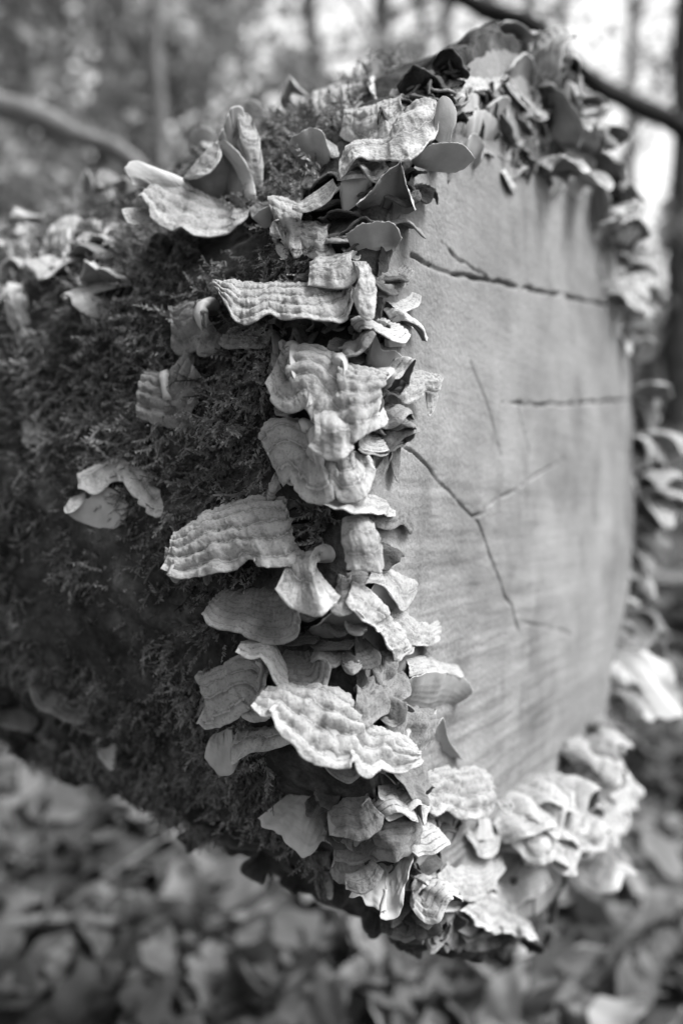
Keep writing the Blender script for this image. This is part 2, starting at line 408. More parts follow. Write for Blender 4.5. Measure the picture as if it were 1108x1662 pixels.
    tht = th * (1.15 - .65 * t[None] ** 2) * (1 - .25 * t[None] ** 9) * es
    bot = T - Nn * (tht - .4 * D * (1 - t[None]))[..., None] + Nn * (.00025 * fbm(T, 120, sd_ + 6, 2))[..., None]
    V = np.concatenate([top.reshape(-1, 3), bot.reshape(-1, 3)]); n = ns * ntt
    uv = np.stack(np.broadcast_arrays(s[:, None], t[None]), -1).reshape(-1, 2); uv = np.concatenate([uv, uv])
    ft = grid_faces(ns, ntt)
    idx = np.arange(n).reshape(ns, ntt)
    # three plain sides, and a rounded free margin
    loop = np.concatenate([idx[::-1, -1][-1:], idx[0, ::-1][1:], idx[1:, 0], idx[-1, 1:]])
    a, b = loop[:-1], loop[1:]
    rim = np.stack([a, b, b + n, a + n], -1)
    tp, bt = top[:, -1], bot[:, -1]; mid = (tp + bt) / 2; half = (tp - bt) / 2
    od = nrm(T[:, -1] - T[:, -3]); hl = np.linalg.norm(half, axis=1, keepdims=True)
    K = 5; rows = [idx[:, -1]]; extra = []
    for k in range(1, K):
        f_ = math.pi * k / K; extra.append(mid + half * math.cos(f_) + od * hl * math.sin(f_) * 1.1); rows.append(2 * n + (k - 1) * ns + np.arange(ns))
    rows.append(idx[:, -1] + n)
    V = np.concatenate([V] + extra); uv = np.concatenate([uv] + [np.stack([s, np.ones(ns)], -1)] * (K - 1))
    rim = np.concatenate([rim] + [np.stack([r0[:-1], r1[:-1], r1[1:], r0[1:]], -1) for r0, r1 in zip(rows[:-1], rows[1:])])
    capF = np.concatenate([ft, rim])
    fbot = grid_faces(ns, ntt)[:, ::-1]
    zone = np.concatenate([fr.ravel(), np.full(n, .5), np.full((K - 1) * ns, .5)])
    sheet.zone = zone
    return V, uv, capF, bot.reshape(-1, 3), uv[:n], fbot
def add_sheet(root, L, curves, mat='cap', under='pore', first=True, **k):
    V, uv, cf, B, buv, bf = sheet(curves, **k)
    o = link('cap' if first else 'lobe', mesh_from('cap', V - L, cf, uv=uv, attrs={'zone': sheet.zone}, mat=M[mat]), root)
    link('pore_surface', mesh_from('pore_surface', B - L, bf, uv=buv, mat=M[under]), o)
def ref_depth(curves):
    c0 = np.array([q[:2] for q in curves[0]], float).mean(0)
    return float(depth_of(hit(*c0)[0]))
def log_depth(u, v, ref):
    d = Vector(at(u, v, 1.0)) - CAMV; loc = bvh.ray_cast(CAMV, d.normalized())[0]
    return ref if loc is None else float(depth_of(np.array(loc)))
def resolve(curves, ref, dmax=0.0):
    out = []
    for ci, c in enumerate(curves):
        P = []
        for q in c:
            if len(q) == 2:
                loc, nor = hit(*q); dpt = depth_of(loc)
                if abs(dpt - ref) > .03: loc = at(q[0], q[1], ref + np.clip(dpt - ref, -.03, .03))
                P.append(loc - nor * .004 + (loc - CAM) * .004 / np.linalg.norm(loc - CAM))
            else:
                P.append(at(q[0], q[1], float(np.clip(log_depth(q[0], q[1], ref), ref - .06, ref + dmax)) - q[2] * .01))
        out.append(np.array(P))
    return out
def fungus(label, *sheets, group=None, cat='bracket fungus'):
    ref = ref_depth(sheets[0][0])
    c0 = np.array([q[:2] for q in sheets[0][0][0]], float).mean(0)
    dmax = .03 if hit(*c0)[1] @ N_ > .9 else 0.0                # rooted on the sawn face, or on the bark
    first = resolve(sheets[0][0], ref, dmax)
    L = first[0].mean(0)
    root = tag(empty('bracket_fungus', L), label, cat, group)
    for i, sh in enumerate(sheets):
        kw = sh[1] if len(sh) > 1 else {}
        add_sheet(root, L, resolve(sh[0], ref, dmax), first=i == 0, **kw)
    return root
Zn = dict(mat='capz'); Dl = dict(mat='dull', under='pore_shaded', wav=.07); Ol = dict(mat='old', under='pore_shaded', lump=.0014)
Th = dict(flute=.08, th=.0012, lump=.0004, ridge=.0002, droop=.05)
Pale = dict(mat='pore', under='pore', ridge=.0002, lump=.0009, fuzz=.00015, th=.0014, droop=.08, flute=.25, wav=.14)
Lp = dict(lump=.0016, fuzz=.0004, ridge=.0010, th=.003, droop=.2)
def mix(*d):
    r = {}
    for x in d: r.update(x)
    return r

# ---- brackets seen singly; every sheet runs from its root in the log to its free margin
# curve points: (u, v) lies on the log under that photograph pixel, (u, v, cm) stands that far off it towards the viewer
fungus('broad white wing-like bracket jutting out over the moss beside the tall arched one',
    ([[(320, 350), (360, 355), (400, 350)], [(262, 296, 1.2), (300, 304, 1.3), (340, 318, 1.2), (372, 330, 1.0), (403, 334, .7)], [(222, 316, 2.6), (238, 322, 2.8), (253, 345, 2.9), (286, 363, 3.2), (340, 371, 3.2), (385, 357, 2.4), (405, 334, 1.5)]], dict(zones=4, droop=.02, lump=.0012, flute=.16)),
    ([[(250, 305, 1.4), (285, 305, 1.4), (318, 310, 1.3)], [(216, 300, 2.3), (204, 274, 2.4), (222, 262, 2.2), (262, 277, 1.8), (302, 290, 1.5)]], dict(th=.0035, droop=0)),
    ([[(238, 338, 1.5), (262, 348, 1.4)], [(199, 338, 2.3), (204, 352, 2.4), (212, 362, 2.4), (252, 358, 2.0)]], Th))
fungus('tall arched ear-shaped bracket with a dark hollow under it',
    ([[(345, 335), (375, 335), (404, 330)], [(300, 292, 1.6), (324, 262, 1.9), (350, 234, 2.0), (364, 208, 2.0), (378, 182, 2.0), (393, 182, 2.0), (404, 240, 1.8), (414, 322, 1.4)]], dict(under='pore_shaded', droop=0, bulge=-.25, th=.0032, flute=.02)),
    ([[(384, 183, 2.0), (402, 183, 1.8)], [(390, 232, 2.5), (421, 232, 2.2)], [(400, 276, 2.7), (416, 293, 2.7), (436, 290, 2.2)]], dict(zones=2, lump=.0012, th=.003)),
    ([[(354, 231, 2.1), (384, 264, 2.0), (399, 300, 1.9), (404, 328, 1.2)], [(364, 225, 2.6), (396, 256, 2.6), (412, 295, 2.4), (417, 325, 1.8)]], dict(th=.0024, droop=.02)),
    ([[(297, 289, 1.8), (325, 254, 1.9), (349, 231, 2.0)], [(316, 295, 2.6), (343, 274, 2.7), (368, 245, 2.6)]], dict(th=.0024, droop=.02)))
fungus('soft-edged pale bracket with a pointed spike, behind the fan plate on the log top',
    ([[(460, 172), (480, 178), (505, 172)], [(453, 162, .8), (462, 134, .9), (471, 121, 1.0), (486, 140, 1.0), (505, 158, .9)]], dict(under='pore_shaded')),
    ([[(478, 150, .6), (500, 155, .6), (520, 158, .5)], [(470, 158, 1.3), (483, 172, 1.5), (505, 172, 1.5), (522, 164, 1.2)]],))
fungus('long pale drooping bracket with a raised curl at the end near the bare bark',
    ([[(505, 172), (540, 165), (575, 150), (600, 135)], [(510, 158, .8), (545, 146, .8), (580, 128, .9), (606, 114, 1.0)], [(510, 200, 1.6), (535, 198, 1.7), (562, 190, 1.7), (572, 160, 1.5), (612, 132, 1.3)]], dict(zones=2)),
    ([[(580, 185, .4), (600, 165, .4)], [(578, 142, 1.3), (605, 114, 1.4), (614, 128, 1.4), (608, 156, 1.2)]], dict(under='pore_shaded')))
fungus('smooth shell-shaped plate turned up to show its plain grey underside',
    ([[(500, 272), (520, 277), (540, 272)], [(466, 238, 1.2), (474, 220, 1.4), (490, 212, 1.5), (505, 208, 1.5), (525, 220, 1.4), (536, 250, 1.2)]], dict(th=.0012, droop=0, bulge=-.08)),
    ([[(527, 224, .9), (545, 236, .7)], [(534, 258, 1.3), (554, 253, 1.0)]], Th))
fungus('cream tongue-shaped bracket lying on the log top above a black gap',
    ([[(560, 198), (600, 182), (640, 168), (658, 170)], [(553, 207, 1.2), (580, 223, 1.7), (620, 212, 1.7), (656, 186, 1.3)]], dict(bulge=.15, zones=3)))
fungus('large wavy S-shaped bracket with bright sinuous rim at the top of the cut',
    ([[(600, 262), (650, 235), (690, 205), (708, 190)], [(556, 252, 1.4), (585, 230, 1.3), (625, 222, 1.2), (655, 182, 1.0), (688, 165, .9), (707, 164, .9)], [(545, 284, 2.3), (560, 264, 2.4), (585, 244, 2.6), (620, 242, 2.8), (660, 247, 2.9), (697, 229, 2.6), (713, 190, 2.0)]], dict(zones=2, droop=.03, lump=.0012)),
    ([[(703, 222, 1.7), (715, 231, 1.7), (730, 224, 1.6)], [(708, 168, 2.1), (721, 156, 2.2), (739, 178, 2.1), (739, 210, 1.9)]], mix(Th, dict(bulge=-.1))),
    ([[(668, 262, .5), (705, 274, .5), (748, 276, .3)], [(672, 246, 1.7), (714, 229, 1.9), (746, 231, 2.0), (770, 257, 1.7)]], mix(Th, dict(bulge=-.08))))
fungus('rounded smooth lobe tucked behind the wavy S-shaped bracket',
    ([[(752, 282), (770, 284)], [(757, 228, 1.2), (768, 216, 1.3), (784, 236, 1.3), (781, 264, 1.1)]], Th))
fungus('round disc-like lobe with smooth underside on the upper rim',
    ([[(752, 230), (775, 240), (798, 232)], [(752, 200, 1.1), (774, 178, 1.3), (800, 190, 1.3), (807, 214, 1.1)]], mix(Th, dict(bulge=-.1))))
fungus('white-topped upright lobe right of the round disc on the upper rim',
    ([[(788, 208), (815, 215)], [(786, 172, 1.1), (814, 155, 1.2), (825, 164, 1.2), (824, 198, 1.0)]], dict(th=.003)))
fungus('thin layered cap stacked over two others on the upper rim',
    ([[(732, 130), (755, 122), (778, 128)], [(722, 156, 1.0), (748, 152, 1.3), (778, 147, 1.0)]], dict(th=.0014)),
    ([[(742, 182, .2), (776, 178, .2)], [(738, 160, .9), (777, 149, .9)]], Th))
fungus('bright flat cap crowning the top of the log',
    ([[(745, 118), (780, 112), (812, 118)], [(738, 131, .9), (765, 137, 1.1), (798, 141, 1.1), (820, 128, .9)]],))
fungus('folded bracket hanging a smooth triangular curtain below its white lip',
    ([[(560, 292), (590, 282), (622, 275)], [(560, 275, .9), (590, 265, .9), (620, 261, .8)], [(546, 287, 1.9), (580, 284, 2.1), (612, 279, 1.9), (629, 266, 1.4)]], dict(th=.0012, droop=.03)),
    ([[(555, 344, .7), (565, 340, .6), (592, 316, .4)], [(546, 289, 1.8), (578, 285, 2.0), (612, 280, 1.8)]], mix(Pale, dict(mat='cap'))),
    ([[(480, 332, .9), (510, 312, .9), (540, 290, 1.1)], [(474, 337, 1.3), (497, 341, 1.6), (530, 326, 1.8), (547, 304, 1.8)]], dict(th=.0012, zones=2)))
fungus('broad grey sheet hanging in shade under the wavy S-shaped bracket',
    ([[(585, 350), (630, 364), (668, 356)], [(574, 326, .7), (610, 292, .9), (650, 254, 1.0), (664, 296, .9), (677, 338, .6)]], dict(under='pore_shaded', th=.001)))
fungus('leaf-like textured bracket pointing at the white wing-like one',
    ([[(425, 322), (450, 308), (482, 295)], [(407, 333, 1.0), (420, 346, 1.5), (455, 337, 1.7), (480, 318, 1.5), (485, 294, 1.1)]], dict(zones=2, lump=.0014)),
    ([[(482, 320, .4), (489, 300, .4)], [(480, 330, 1.0), (486, 294, 1.1), (493, 308, 1.0)]], Th))
fungus('tightly curled trumpet-shaped bracket with a thin hanging lip',
    ([[(455, 352), (475, 358), (490, 365)], [(434, 331, 1.4), (455, 329, 1.5), (470, 335, 1.3), (484, 350, 1.0)], [(450, 362, 2.0), (458, 386, 2.2), (475, 403, 2.2), (491, 400, 1.8)]], dict(zones=3, lump=.0012)),
    ([[(425, 368, .8), (440, 363, .8), (453, 352, .6)], [(409, 354, 1.5), (420, 341, 1.7), (436, 333, 1.7), (452, 332, 1.6)]], Th),
    ([[(438, 362, .8), (450, 370, .8)], [(445, 392, 1.1), (453, 394, 1.1)], [(449, 412, 1.5), (460, 418, 1.7), (476, 405, 1.5)]], Th))
fungus('banded rounded cap beside the curled trumpet-shaped bracket',
    ([[(488, 362), (510, 356), (533, 368)], [(482, 398, 1.3), (500, 405, 1.6), (522, 412, 1.6), (536, 396, 1.2)]], mix(Zn, dict(bulge=.12))))
fungus('looped bracket arching over the end of the long shelf',
    ([[(512, 446), (530, 430), (560, 418), (584, 424)], [(499, 457, 1.7), (530, 462, 2.1), (555, 455, 2.2), (573, 436, 2.0)]], dict(bulge=.15, zones=4)),
    ([[(570, 423, 1.5), (592, 424, 1.1)], [(579, 455, 2.0), (599, 455, 1.5)], [(572, 482, 2.2), (585, 503, 2.3), (608, 511, 2.0), (614, 490, 1.6)]], dict(zones=2, bulge=.05)))
fungus('long nearly level shelf bracket with dark concentric lines on top',
    ([[(350, 478), (400, 474), (450, 478), (520, 474), (562, 470)], [(346, 462, 1.2), (385, 459, 1.4), (430, 466, 1.5), (500, 463, 1.4), (567, 455, 1.0)], [(346, 464, 1.5), (364, 489, 2.6), (385, 512, 3.0), (408, 521, 3.2), (440, 514, 3.3), (466, 521, 3.3), (500, 513, 3.1), (535, 514, 2.7), (560, 500, 2.1), (569, 464, 1.4)]], mix(Zn, dict(zones=5, ridge=.0011, droop=.03))))
fungus('small grooved cap reaching from the loop onto the wood',
    ([[(598, 434), (630, 430), (655, 432)], [(602, 462, 1.1), (630, 470, 1.4), (655, 461, 1.4), (672, 438, 1.1)]], mix(Zn, dict(mat='dull', ridge=.0012))))
fungus('pale out-of-focus cap lying on the wood under the grooved cap',
    ([[(625, 480), (660, 470)], [(638, 495, .9), (660, 501, 1.1), (680, 491, 1.0), (684, 478, .8)]], Th))
fungus('pale rounded cap on the edge of the wood below two others',
    ([[(612, 512), (640, 498)], [(614, 531, 1.0), (640, 527, 1.3), (662, 511, 1.0)]],))
fungus('bright thin sliver of a bracket with grey underside on the wood edge',
    ([[(650, 520), (675, 524)], [(655, 513, .9), (680, 522, .8)], [(655, 519, 1.4), (675, 531, 1.5), (697, 539, 1.3)]], Th),
    ([[(625, 562, .2), (655, 560, .2)], [(620, 535, 1.0), (650, 526, 1.2), (672, 536, 1.1)]], Th))
fungus('flat smooth grey plate pressed on the upper left of the wood',
    ([[(575, 424), (610, 428), (648, 416)], [(560, 378, .6), (588, 360, .8), (628, 362, .8), (652, 386, .6)]], dict(th=.0012, droop=0)))
fungus('narrow pale sliver between the banded cap and the loop',
    ([[(540, 388), (568, 390)], [(552, 402, 1.0), (578, 417, 1.0), (588, 408, .8)]], Th))
fungus('wavy bracket with white scalloped lobes reaching onto the wood',
    ([[(600, 615), (620, 635), (640, 645)], [(598, 548, 1.2), (606, 537, 1.4), (619, 567, 1.5), (640, 570, 1.6), (662, 597, 1.7), (664, 624, 1.6), (650, 640, 1.5)]], dict(under='pore_shaded', th=.0016, droop=0, bulge=-.15)),
    ([[(662, 597, 1.5), (680, 600, 1.2), (696, 607, 1.0)], [(649, 644, 1.8), (662, 654, 2.0), (684, 645, 2.0), (690, 632, 1.6), (714, 631, 1.4), (717, 617, 1.1)]], dict(zones=2, bulge=.1)),
    ([[(690, 636, 1.0), (709, 638, .8)], [(692, 655, 1.2), (697, 676, 1.2), (711, 652, 1.0)]], Th))
fungus('dull crumpled bracket whose white-edged tip rises to a peak',
    ([[(495, 562), (540, 558), (580, 548), (600, 542)], [(500, 582, 1.1), (530, 583, 1.3), (545, 598, 1.5), (560, 580, 1.6), (583, 571, 1.6), (606, 538, 1.5)]], mix(Dl, dict(lump=.0022))))
fungus('large lumpy cream bracket folded over a dark arch',
    ([[(432, 600), (470, 594), (510, 592), (550, 606), (590, 628), (612, 645)], [(438, 608, 1.2), (452, 624, 1.5), (463, 648, 2.0), (478, 655, 2.3), (490, 643, 2.5), (502, 638, 2.7), (516, 655, 2.9), (530, 684, 2.9), (560, 699, 2.9), (585, 701, 2.7), (612, 681, 2.2), (624, 661, 1.7)]], mix(Lp, dict(bulge=.25, zones=5))))
fungus('small dull scrolls crowded under the dark arch',
    ([[(448, 645), (475, 655)], [(440, 660, .8), (455, 666, 1.0), (480, 672, 1.0)]], Dl), ([[(455, 690, 0), (500, 690, 0)], [(460, 708, .9), (480, 712, 1.0), (505, 705, .9)]], Dl))
fungus('plump little white bean-shaped cap',
    ([[(525, 715), (552, 714)], [(513, 699, 2.4), (538, 692, 2.5), (564, 700, 2.3)], [(508, 714, 3.0), (524, 731, 3.2), (550, 729, 3.2), (571, 711, 2.8)]], dict(bulge=.1, th=.003, zones=2, lump=.0004)))
fungus('finely banded cap over a dark pocket at the start of a wood crack',
    ([[(588, 690), (620, 685), (652, 695)], [(587, 705, 1.0), (600, 722, 1.5), (625, 728, 1.6), (650, 719, 1.4), (660, 704, 1.1)]], mix(Zn, dict(zones=6, ridge=.001))),
    ([[(632, 722, .4), (648, 716, .4)], [(634, 760, .8), (648, 780, 1.0), (653, 745, .8)]], mix(Th, dict(mat='dull'))))
fungus('thin crinkled frill hanging from the banded cap like a dry leaf',
    ([[(578, 724), (600, 724), (634, 730)], [(582, 728, 1.4), (600, 738, 1.5), (622, 737, 1.5), (635, 729, 1.2)]], mix(Th, dict(mat='dull'))),
    ([[(622, 742, .6), (635, 732, .6)], [(596, 786, 1.0), (605, 794, 1.0), (626, 766, 1.1), (636, 738, 1.0)]], mix(Th, dict(mat='dull'))))
fungus('swollen cream bracket with an eye-like hole and a bent leg',
    ([[(450, 750), (462, 732), (480, 726), (505, 738)], [(447, 768, 1.7), (456, 762, 2.0), (468, 756, 2.4), (482, 766, 2.6), (502, 790, 2.6), (530, 791, 2.4), (538, 780, 2.0)]], mix(Lp, dict(bulge=.35, lump=.0015))),
    ([[(448, 764, 1.2), (466, 766, 1.2)], [(436, 790, 1.2), (450, 795, 1.2)], [(430, 814, .9), (447, 814, .9)]], dict(th=.003)),
    ([[(458, 770, 1.4), (479, 768, 1.5)], [(464, 785, 1.8), (477, 787, 1.8)]], Th))
fungus('broad soft cap leaning on the swollen bracket, a crease across it',
    ([[(492, 730), (530, 738), (570, 730), (592, 738)], [(502, 768, 1.9), (535, 778, 2.2), (560, 794, 2.4), (585, 790, 2.2), (596, 765, 1.8), (593, 740, 1.3)]], mix(Lp, dict(bulge=.22, lump=.0015))),
    ([[(528, 787, .9), (537, 784, .9)], [(548, 808, 1.3), (561, 808, 1.3)]], dict(th=.002)))
fungus('thin bright plate seen edge-on over a black hollow',
    ([[(580, 815), (610, 812), (635, 822)], [(545, 805, .8), (580, 803, .6), (610, 806, .5), (640, 826, .4)], [(521, 811, 2.2), (550, 822, 2.5), (580, 831, 2.6), (610, 835, 2.4), (641, 839, 1.7)]], dict(th=.0012, zones=2, ridge=.0003, droop=0)))
fungus('pale drooping cap like a boot beneath the thin plate',
    ([[(562, 842), (580, 842), (594, 852)], [(555, 870, 1.3), (580, 866, 1.5), (606, 868, 1.1)], [(556, 895, 1.7), (565, 911, 2.0), (590, 916, 2.1), (622, 919, 1.8), (633, 900, 1.4), (629, 884, 1.1)]], dict(zones=3, bulge=.08)))
fungus('soft beige lobe resting on the wood behind the thin plate',
    ([[(605, 808), (640, 810), (662, 832)], [(600, 832, .7), (614, 850, 1.0), (640, 856, 1.1), (655, 846, 1.0), (670, 861, 1.0), (675, 846, .8)]], mix(Dl, dict(bulge=.2))),
    ([[(580, 834, .6), (600, 838, .4)], [(583, 860, .9), (598, 866, .9), (606, 850, .7)]], Dl))
fungus('big woolly bracket with strong wavy ridges arching over a black cave',
    ([[(300, 895), (345, 872), (390, 850), (430, 842), (460, 850)], [(284, 876, 1.3), (320, 856, 1.5), (360, 838, 1.4), (400, 824, 1.2), (440, 820, 1.0), (464, 828, .8)], [(270, 902, 2.7), (285, 915, 2.9), (320, 913, 3.1), (355, 916, 3.3), (385, 904, 3.3), (405, 897, 3.3), (425, 908, 3.3), (447, 911, 3.0), (470, 900, 2.6), (481, 880, 1.9), (476, 854, 1.3)]], dict(zones=5, ridge=.0022, fuzz=.0005, th=.003, droop=.12, lump=.0012)),
    ([[(268, 888, 2.3), (295, 905, 2.3)], [(266, 924, 2.1), (278, 943, 2.1), (290, 947, 1.9), (296, 932, 1.9)]], dict(zones=2)),
    ([[(322, 905, 1.2), (352, 908, 1.2)], [(326, 935, 1.2), (336, 950, 1.2), (346, 930, 1.2)]], mix(Th, dict(mat='dull'))))
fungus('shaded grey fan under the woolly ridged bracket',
    ([[(380, 962), (415, 945), (450, 935), (475, 950)], [(328, 985, 1.4), (345, 1010, 2.0), (390, 1020, 2.3), (410, 1033, 2.5), (440, 1041, 2.5), (470, 1035, 2.3), (482, 1010, 2.0), (478, 985, 1.7)]], mix(Dl, dict(zones=6, bulge=.05))))  # dull material puts the shade from the bracket above into its colour
fungus('bright fluffy white cap overlapping the shaded grey fan',
    ([[(445, 930), (470, 924), (505, 930), (530, 950)], [(450, 950, 2.4), (466, 970, 2.8), (480, 980, 2.9), (497, 989, 3.0), (516, 990, 3.0), (532, 974, 2.6), (538, 955, 2.1)]], dict(bulge=.3, fuzz=.0005, th=.003, zones=2)))
fungus('neat small scalloped cap between the fluffy white cap and the twisted rim',
    ([[(541, 960), (555, 957), (570, 966)], [(536, 975, 1.6), (548, 988, 1.9), (565, 988, 1.9), (576, 977, 1.5)]], dict(bulge=.25, zones=4)))
fungus('twisted rim bracket curling down round the largest black hollow',
    ([[(566, 975), (592, 985), (612, 1010), (632, 1040), (648, 1058)], [(566, 956, 1.2), (594, 962, 1.2), (614, 986, 1.1), (634, 1018, 1.0), (652, 1044, .9), (662, 1052, .7)], [(564, 972, 2.0), (585, 986, 2.2), (600, 1008, 2.3), (620, 1017, 2.2), (636, 1047, 2.1), (650, 1074, 1.8)]], dict(zones=2, th=.002, lump=.0014)),
    ([[(495, 1030, .2), (550, 1030, 0), (590, 1020, 0)], [(508, 1016, 1.1), (545, 986, 1.5), (580, 984, 1.9), (598, 1006, 1.9)]], mix(Th, dict(under='pore_shaded'))))
fungus('arched ribbon bracket with a bright hooked end on the wood',
    ([[(600, 950), (625, 952), (650, 958), (668, 960)], [(600, 930, .8), (625, 929, .8), (652, 937, .8), (674, 946, .6)], [(597, 942, 1.3), (625, 945, 1.7), (640, 960, 1.9), (655, 983, 1.9), (668, 981, 1.6), (679, 960, 1.1)]], dict(zones=2, th=.0016)),
    ([[(562, 932, .4), (585, 920, .4), (605, 928, .4)], [(562, 946, .9), (580, 948, 1.0), (604, 945, 1.0)]], Dl),
    ([[(600, 985, .2), (640, 985, .2)], [(598, 945, .9), (622, 946, 1.2), (640, 962, 1.2)]], mix(Th, dict(under='pore_shaded'))))
fungus('knobbly horn-like bracket pointing across the wood',
    ([[(635, 1004), (655, 1006), (685, 1019), (706, 1019)], [(634, 1011, .8), (655, 1016, 1.0), (672, 1036, 1.3), (695, 1041, 1.4), (715, 1034, 1.0)]], mix(Lp, dict(bulge=.2, th=.002))),
    ([[(680, 1038, .8), (706, 1036, .8)], [(690, 1052, 1.0), (702, 1065, 1.0)]], mix(Th, dict(mat='dull'))))
fungus('small pale cap squeezed beside the twisted rim',
    ([[(642, 1024), (662, 1027)], [(648, 1050, 1.2), (665, 1057, 1.4), (679, 1052, 1.1)]],))
fungus('wide fan raised to show a broad smooth grey underside on the lower wood',
    ([[(655, 1146), (690, 1162), (720, 1152), (742, 1138)], [(662, 1100, 1.1), (685, 1093, 1.5), (720, 1091, 1.9), (750, 1098, 1.9), (766, 1120, 1.6), (758, 1133, 1.3)]], dict(th=.0014, droop=0, bulge=-.05)),
    ([[(658, 1070, .3), (690, 1063, .3), (716, 1075, .4), (740, 1078, .5)], [(666, 1097, 1.2), (690, 1091, 1.6), (720, 1089, 1.9), (752, 1098, 1.9)]], dict(zones=2, th=.0014)))
fungus('rough crusty roll closing the lower side of the black hollow',
    ([[(588, 1142), (615, 1118), (638, 1100), (655, 1098)], [(574, 1155, 1.4), (600, 1168, 1.9), (635, 1146, 2.1), (658, 1120, 1.9), (662, 1100, 1.5)]], mix(Dl, dict(lump=.003, fuzz=.0006, bulge=.35, th=.004))))
fungus('crumbling dull lumps inside the black hollow',
    ([[(612, 1066), (630, 1054), (646, 1066)], [(610, 1095, 1.1), (630, 1108, 1.4), (649, 1090, 1.2)]], mix(Dl, dict(lump=.003, bulge=.3))),
    ([[(555, 1060, 0), (588, 1066, 0)], [(550, 1086, .8), (574, 1088, 1.0), (595, 1076, .8)]], Dl))
fungus('crusty rounded knob under the wide raised fan',
    ([[(622, 1190), (650, 1170), (675, 1162), (690, 1168)], [(618, 1196, 1.0), (650, 1207, 1.8), (675, 1213, 2.0), (696, 1209, 1.7), (702, 1196, 1.3)]], mix(Lp, dict(bulge=.5, lump=.003, mat='dull'))))
fungus('slim grey flap with a white tip standing on the wood beside the crusty knob',
    ([[(690, 1225), (725, 1235)], [(700, 1180, .8), (716, 1162, 1.0), (728, 1200, 1.0), (752, 1232, .8)]], dict(th=.0012)))
fungus('longest bracket of all, a lumpy slanting shelf with scalloped lower rim',
    ([[(445, 1150), (480, 1145), (515, 1150), (560, 1172), (600, 1205), (650, 1228)], [(436, 1128, 1.2), (470, 1117, 1.4), (510, 1121, 1.5), (552, 1140, 1.5), (600, 1178, 1.3), (642, 1200, 1.1), (678, 1222, .9)], [(407, 1150, 2.6), (425, 1153, 2.9), (441, 1141, 2.9), (456, 1172, 3.1), (476, 1202, 3.3), (500, 1224, 3.4), (530, 1237, 3.3), (562, 1240, 3.1), (580, 1230, 2.9), (600, 1254, 2.9), (622, 1240, 2.6), (642, 1246, 2.3), (672, 1243, 1.9), (688, 1227, 1.4)]], mix(Lp, dict(zones=5, ridge=.0022, lump=.0026, droop=.05))))
fungus('woolly arched lobe at the mossy end of the longest bracket',
    ([[(345, 1140), (368, 1108), (395, 1090), (420, 1095), (438, 1122)], [(324, 1160, 1.7), (335, 1175, 2.0), (356, 1168, 2.3), (385, 1150, 2.5), (396, 1134, 2.5), (410, 1150, 2.6), (432, 1148, 2.5)]], mix(Lp, dict(bulge=.3, fuzz=.0005))))
fungus('level pale lip below the woolly arched lobe',
    ([[(395, 1205), (430, 1206), (465, 1200)], [(385, 1192, 1.0), (430, 1190, 1.1), (470, 1188, 1.0)], [(366, 1232, 1.6), (385, 1219, 2.1), (410, 1213, 2.3), (440, 1211, 2.3), (470, 1199, 2.0)]], dict(th=.0015, zones=2)),
    ([[(350, 1192, .4), (378, 1178, .4)], [(332, 1230, 1.2), (345, 1242, 1.4), (374, 1257, 1.4), (386, 1235, 1.2)]], mix(Pale, dict(bulge=.2))))
fungus('pale arched strip and banded grey cap above the longest bracket',
    ([[(455, 1052), (480, 1050), (500, 1062)], [(452, 1108, 1.8), (480, 1117, 2.0), (506, 1116, 1.9), (517, 1090, 1.5), (512, 1068, 1.2)]], mix(Dl, dict(zones=5))),
    ([[(392, 1041, 1.2), (420, 1036, 1.1), (448, 1048, 1.0), (462, 1080, 1.0)], [(384, 1053, 1.9), (405, 1066, 2.2), (424, 1062, 2.2), (438, 1080, 2.2), (452, 1108, 2.1), (468, 1112, 1.9)]], dict(zones=2, th=.002)))
fungus('flat torn pale flap peeling off the bark like paper',
    ([[(470, 1292), (510, 1302), (530, 1335)], [(425, 1322, 1.0), (438, 1345, 1.2), (456, 1364, 1.3), (480, 1389, 1.3), (505, 1386, 1.2), (526, 1366, .9)]], mix(Pale, dict(wav=.16))))
fungus('small dull scroll beside the torn pale flap',
    ([[(545, 1317), (575, 1307), (612, 1304)], [(533, 1350, 1.1), (560, 1348, 1.4), (590, 1353, 1.6), (612, 1341, 1.4), (618, 1320, 1.0)]], mix(Dl, dict(bulge=.25, lump=.002))))
fungus('lumpy brownish-grey nose-shaped cap in the lower cluster',
    ([[(600, 1348), (620, 1330), (650, 1328), (668, 1340)], [(596, 1375, 1.4), (615, 1389, 1.9), (645, 1389, 2.0), (668, 1384, 1.9), (682, 1375, 1.4)]], mix(Lp, dict(mat='dull', bulge=.4))))
fungus('slanting soft cap partly hidden behind the nose-shaped cap',
    ([[(622, 1318), (650, 1310), (680, 1332)], [(655, 1370, .9), (690, 1379, 1.2), (713, 1373, 1.1), (716, 1361, .9)]], mix(Dl, dict(bulge=.2))))
fungus('stubby knob with a banded tip in the lower cluster',
    ([[(545, 1382), (562, 1368), (582, 1380)], [(538, 1405, 1.3), (554, 1421, 1.6), (575, 1421, 1.6), (589, 1402, 1.3)]], mix(Lp, dict(mat='dull', bulge=.4))))
fungus('pale ragged leaf-like bracket hanging below the lower cluster',
    ([[(600, 1402), (630, 1396), (660, 1388)], [(567, 1450, 1.4), (598, 1470, 1.7), (625, 1466, 1.8), (632, 1476, 1.8), (648, 1446, 1.7), (668, 1410, 1.4), (673, 1388, 1.1)]], mix(Pale, dict(wav=.16))),
    ([[(565, 1420, 1.0), (590, 1408, 1.0), (606, 1398, 1.0)], [(560, 1440, 1.8), (585, 1446, 2.1), (606, 1436, 2.1), (622, 1412, 1.9)]], mix(Dl, dict(bulge=.2))))
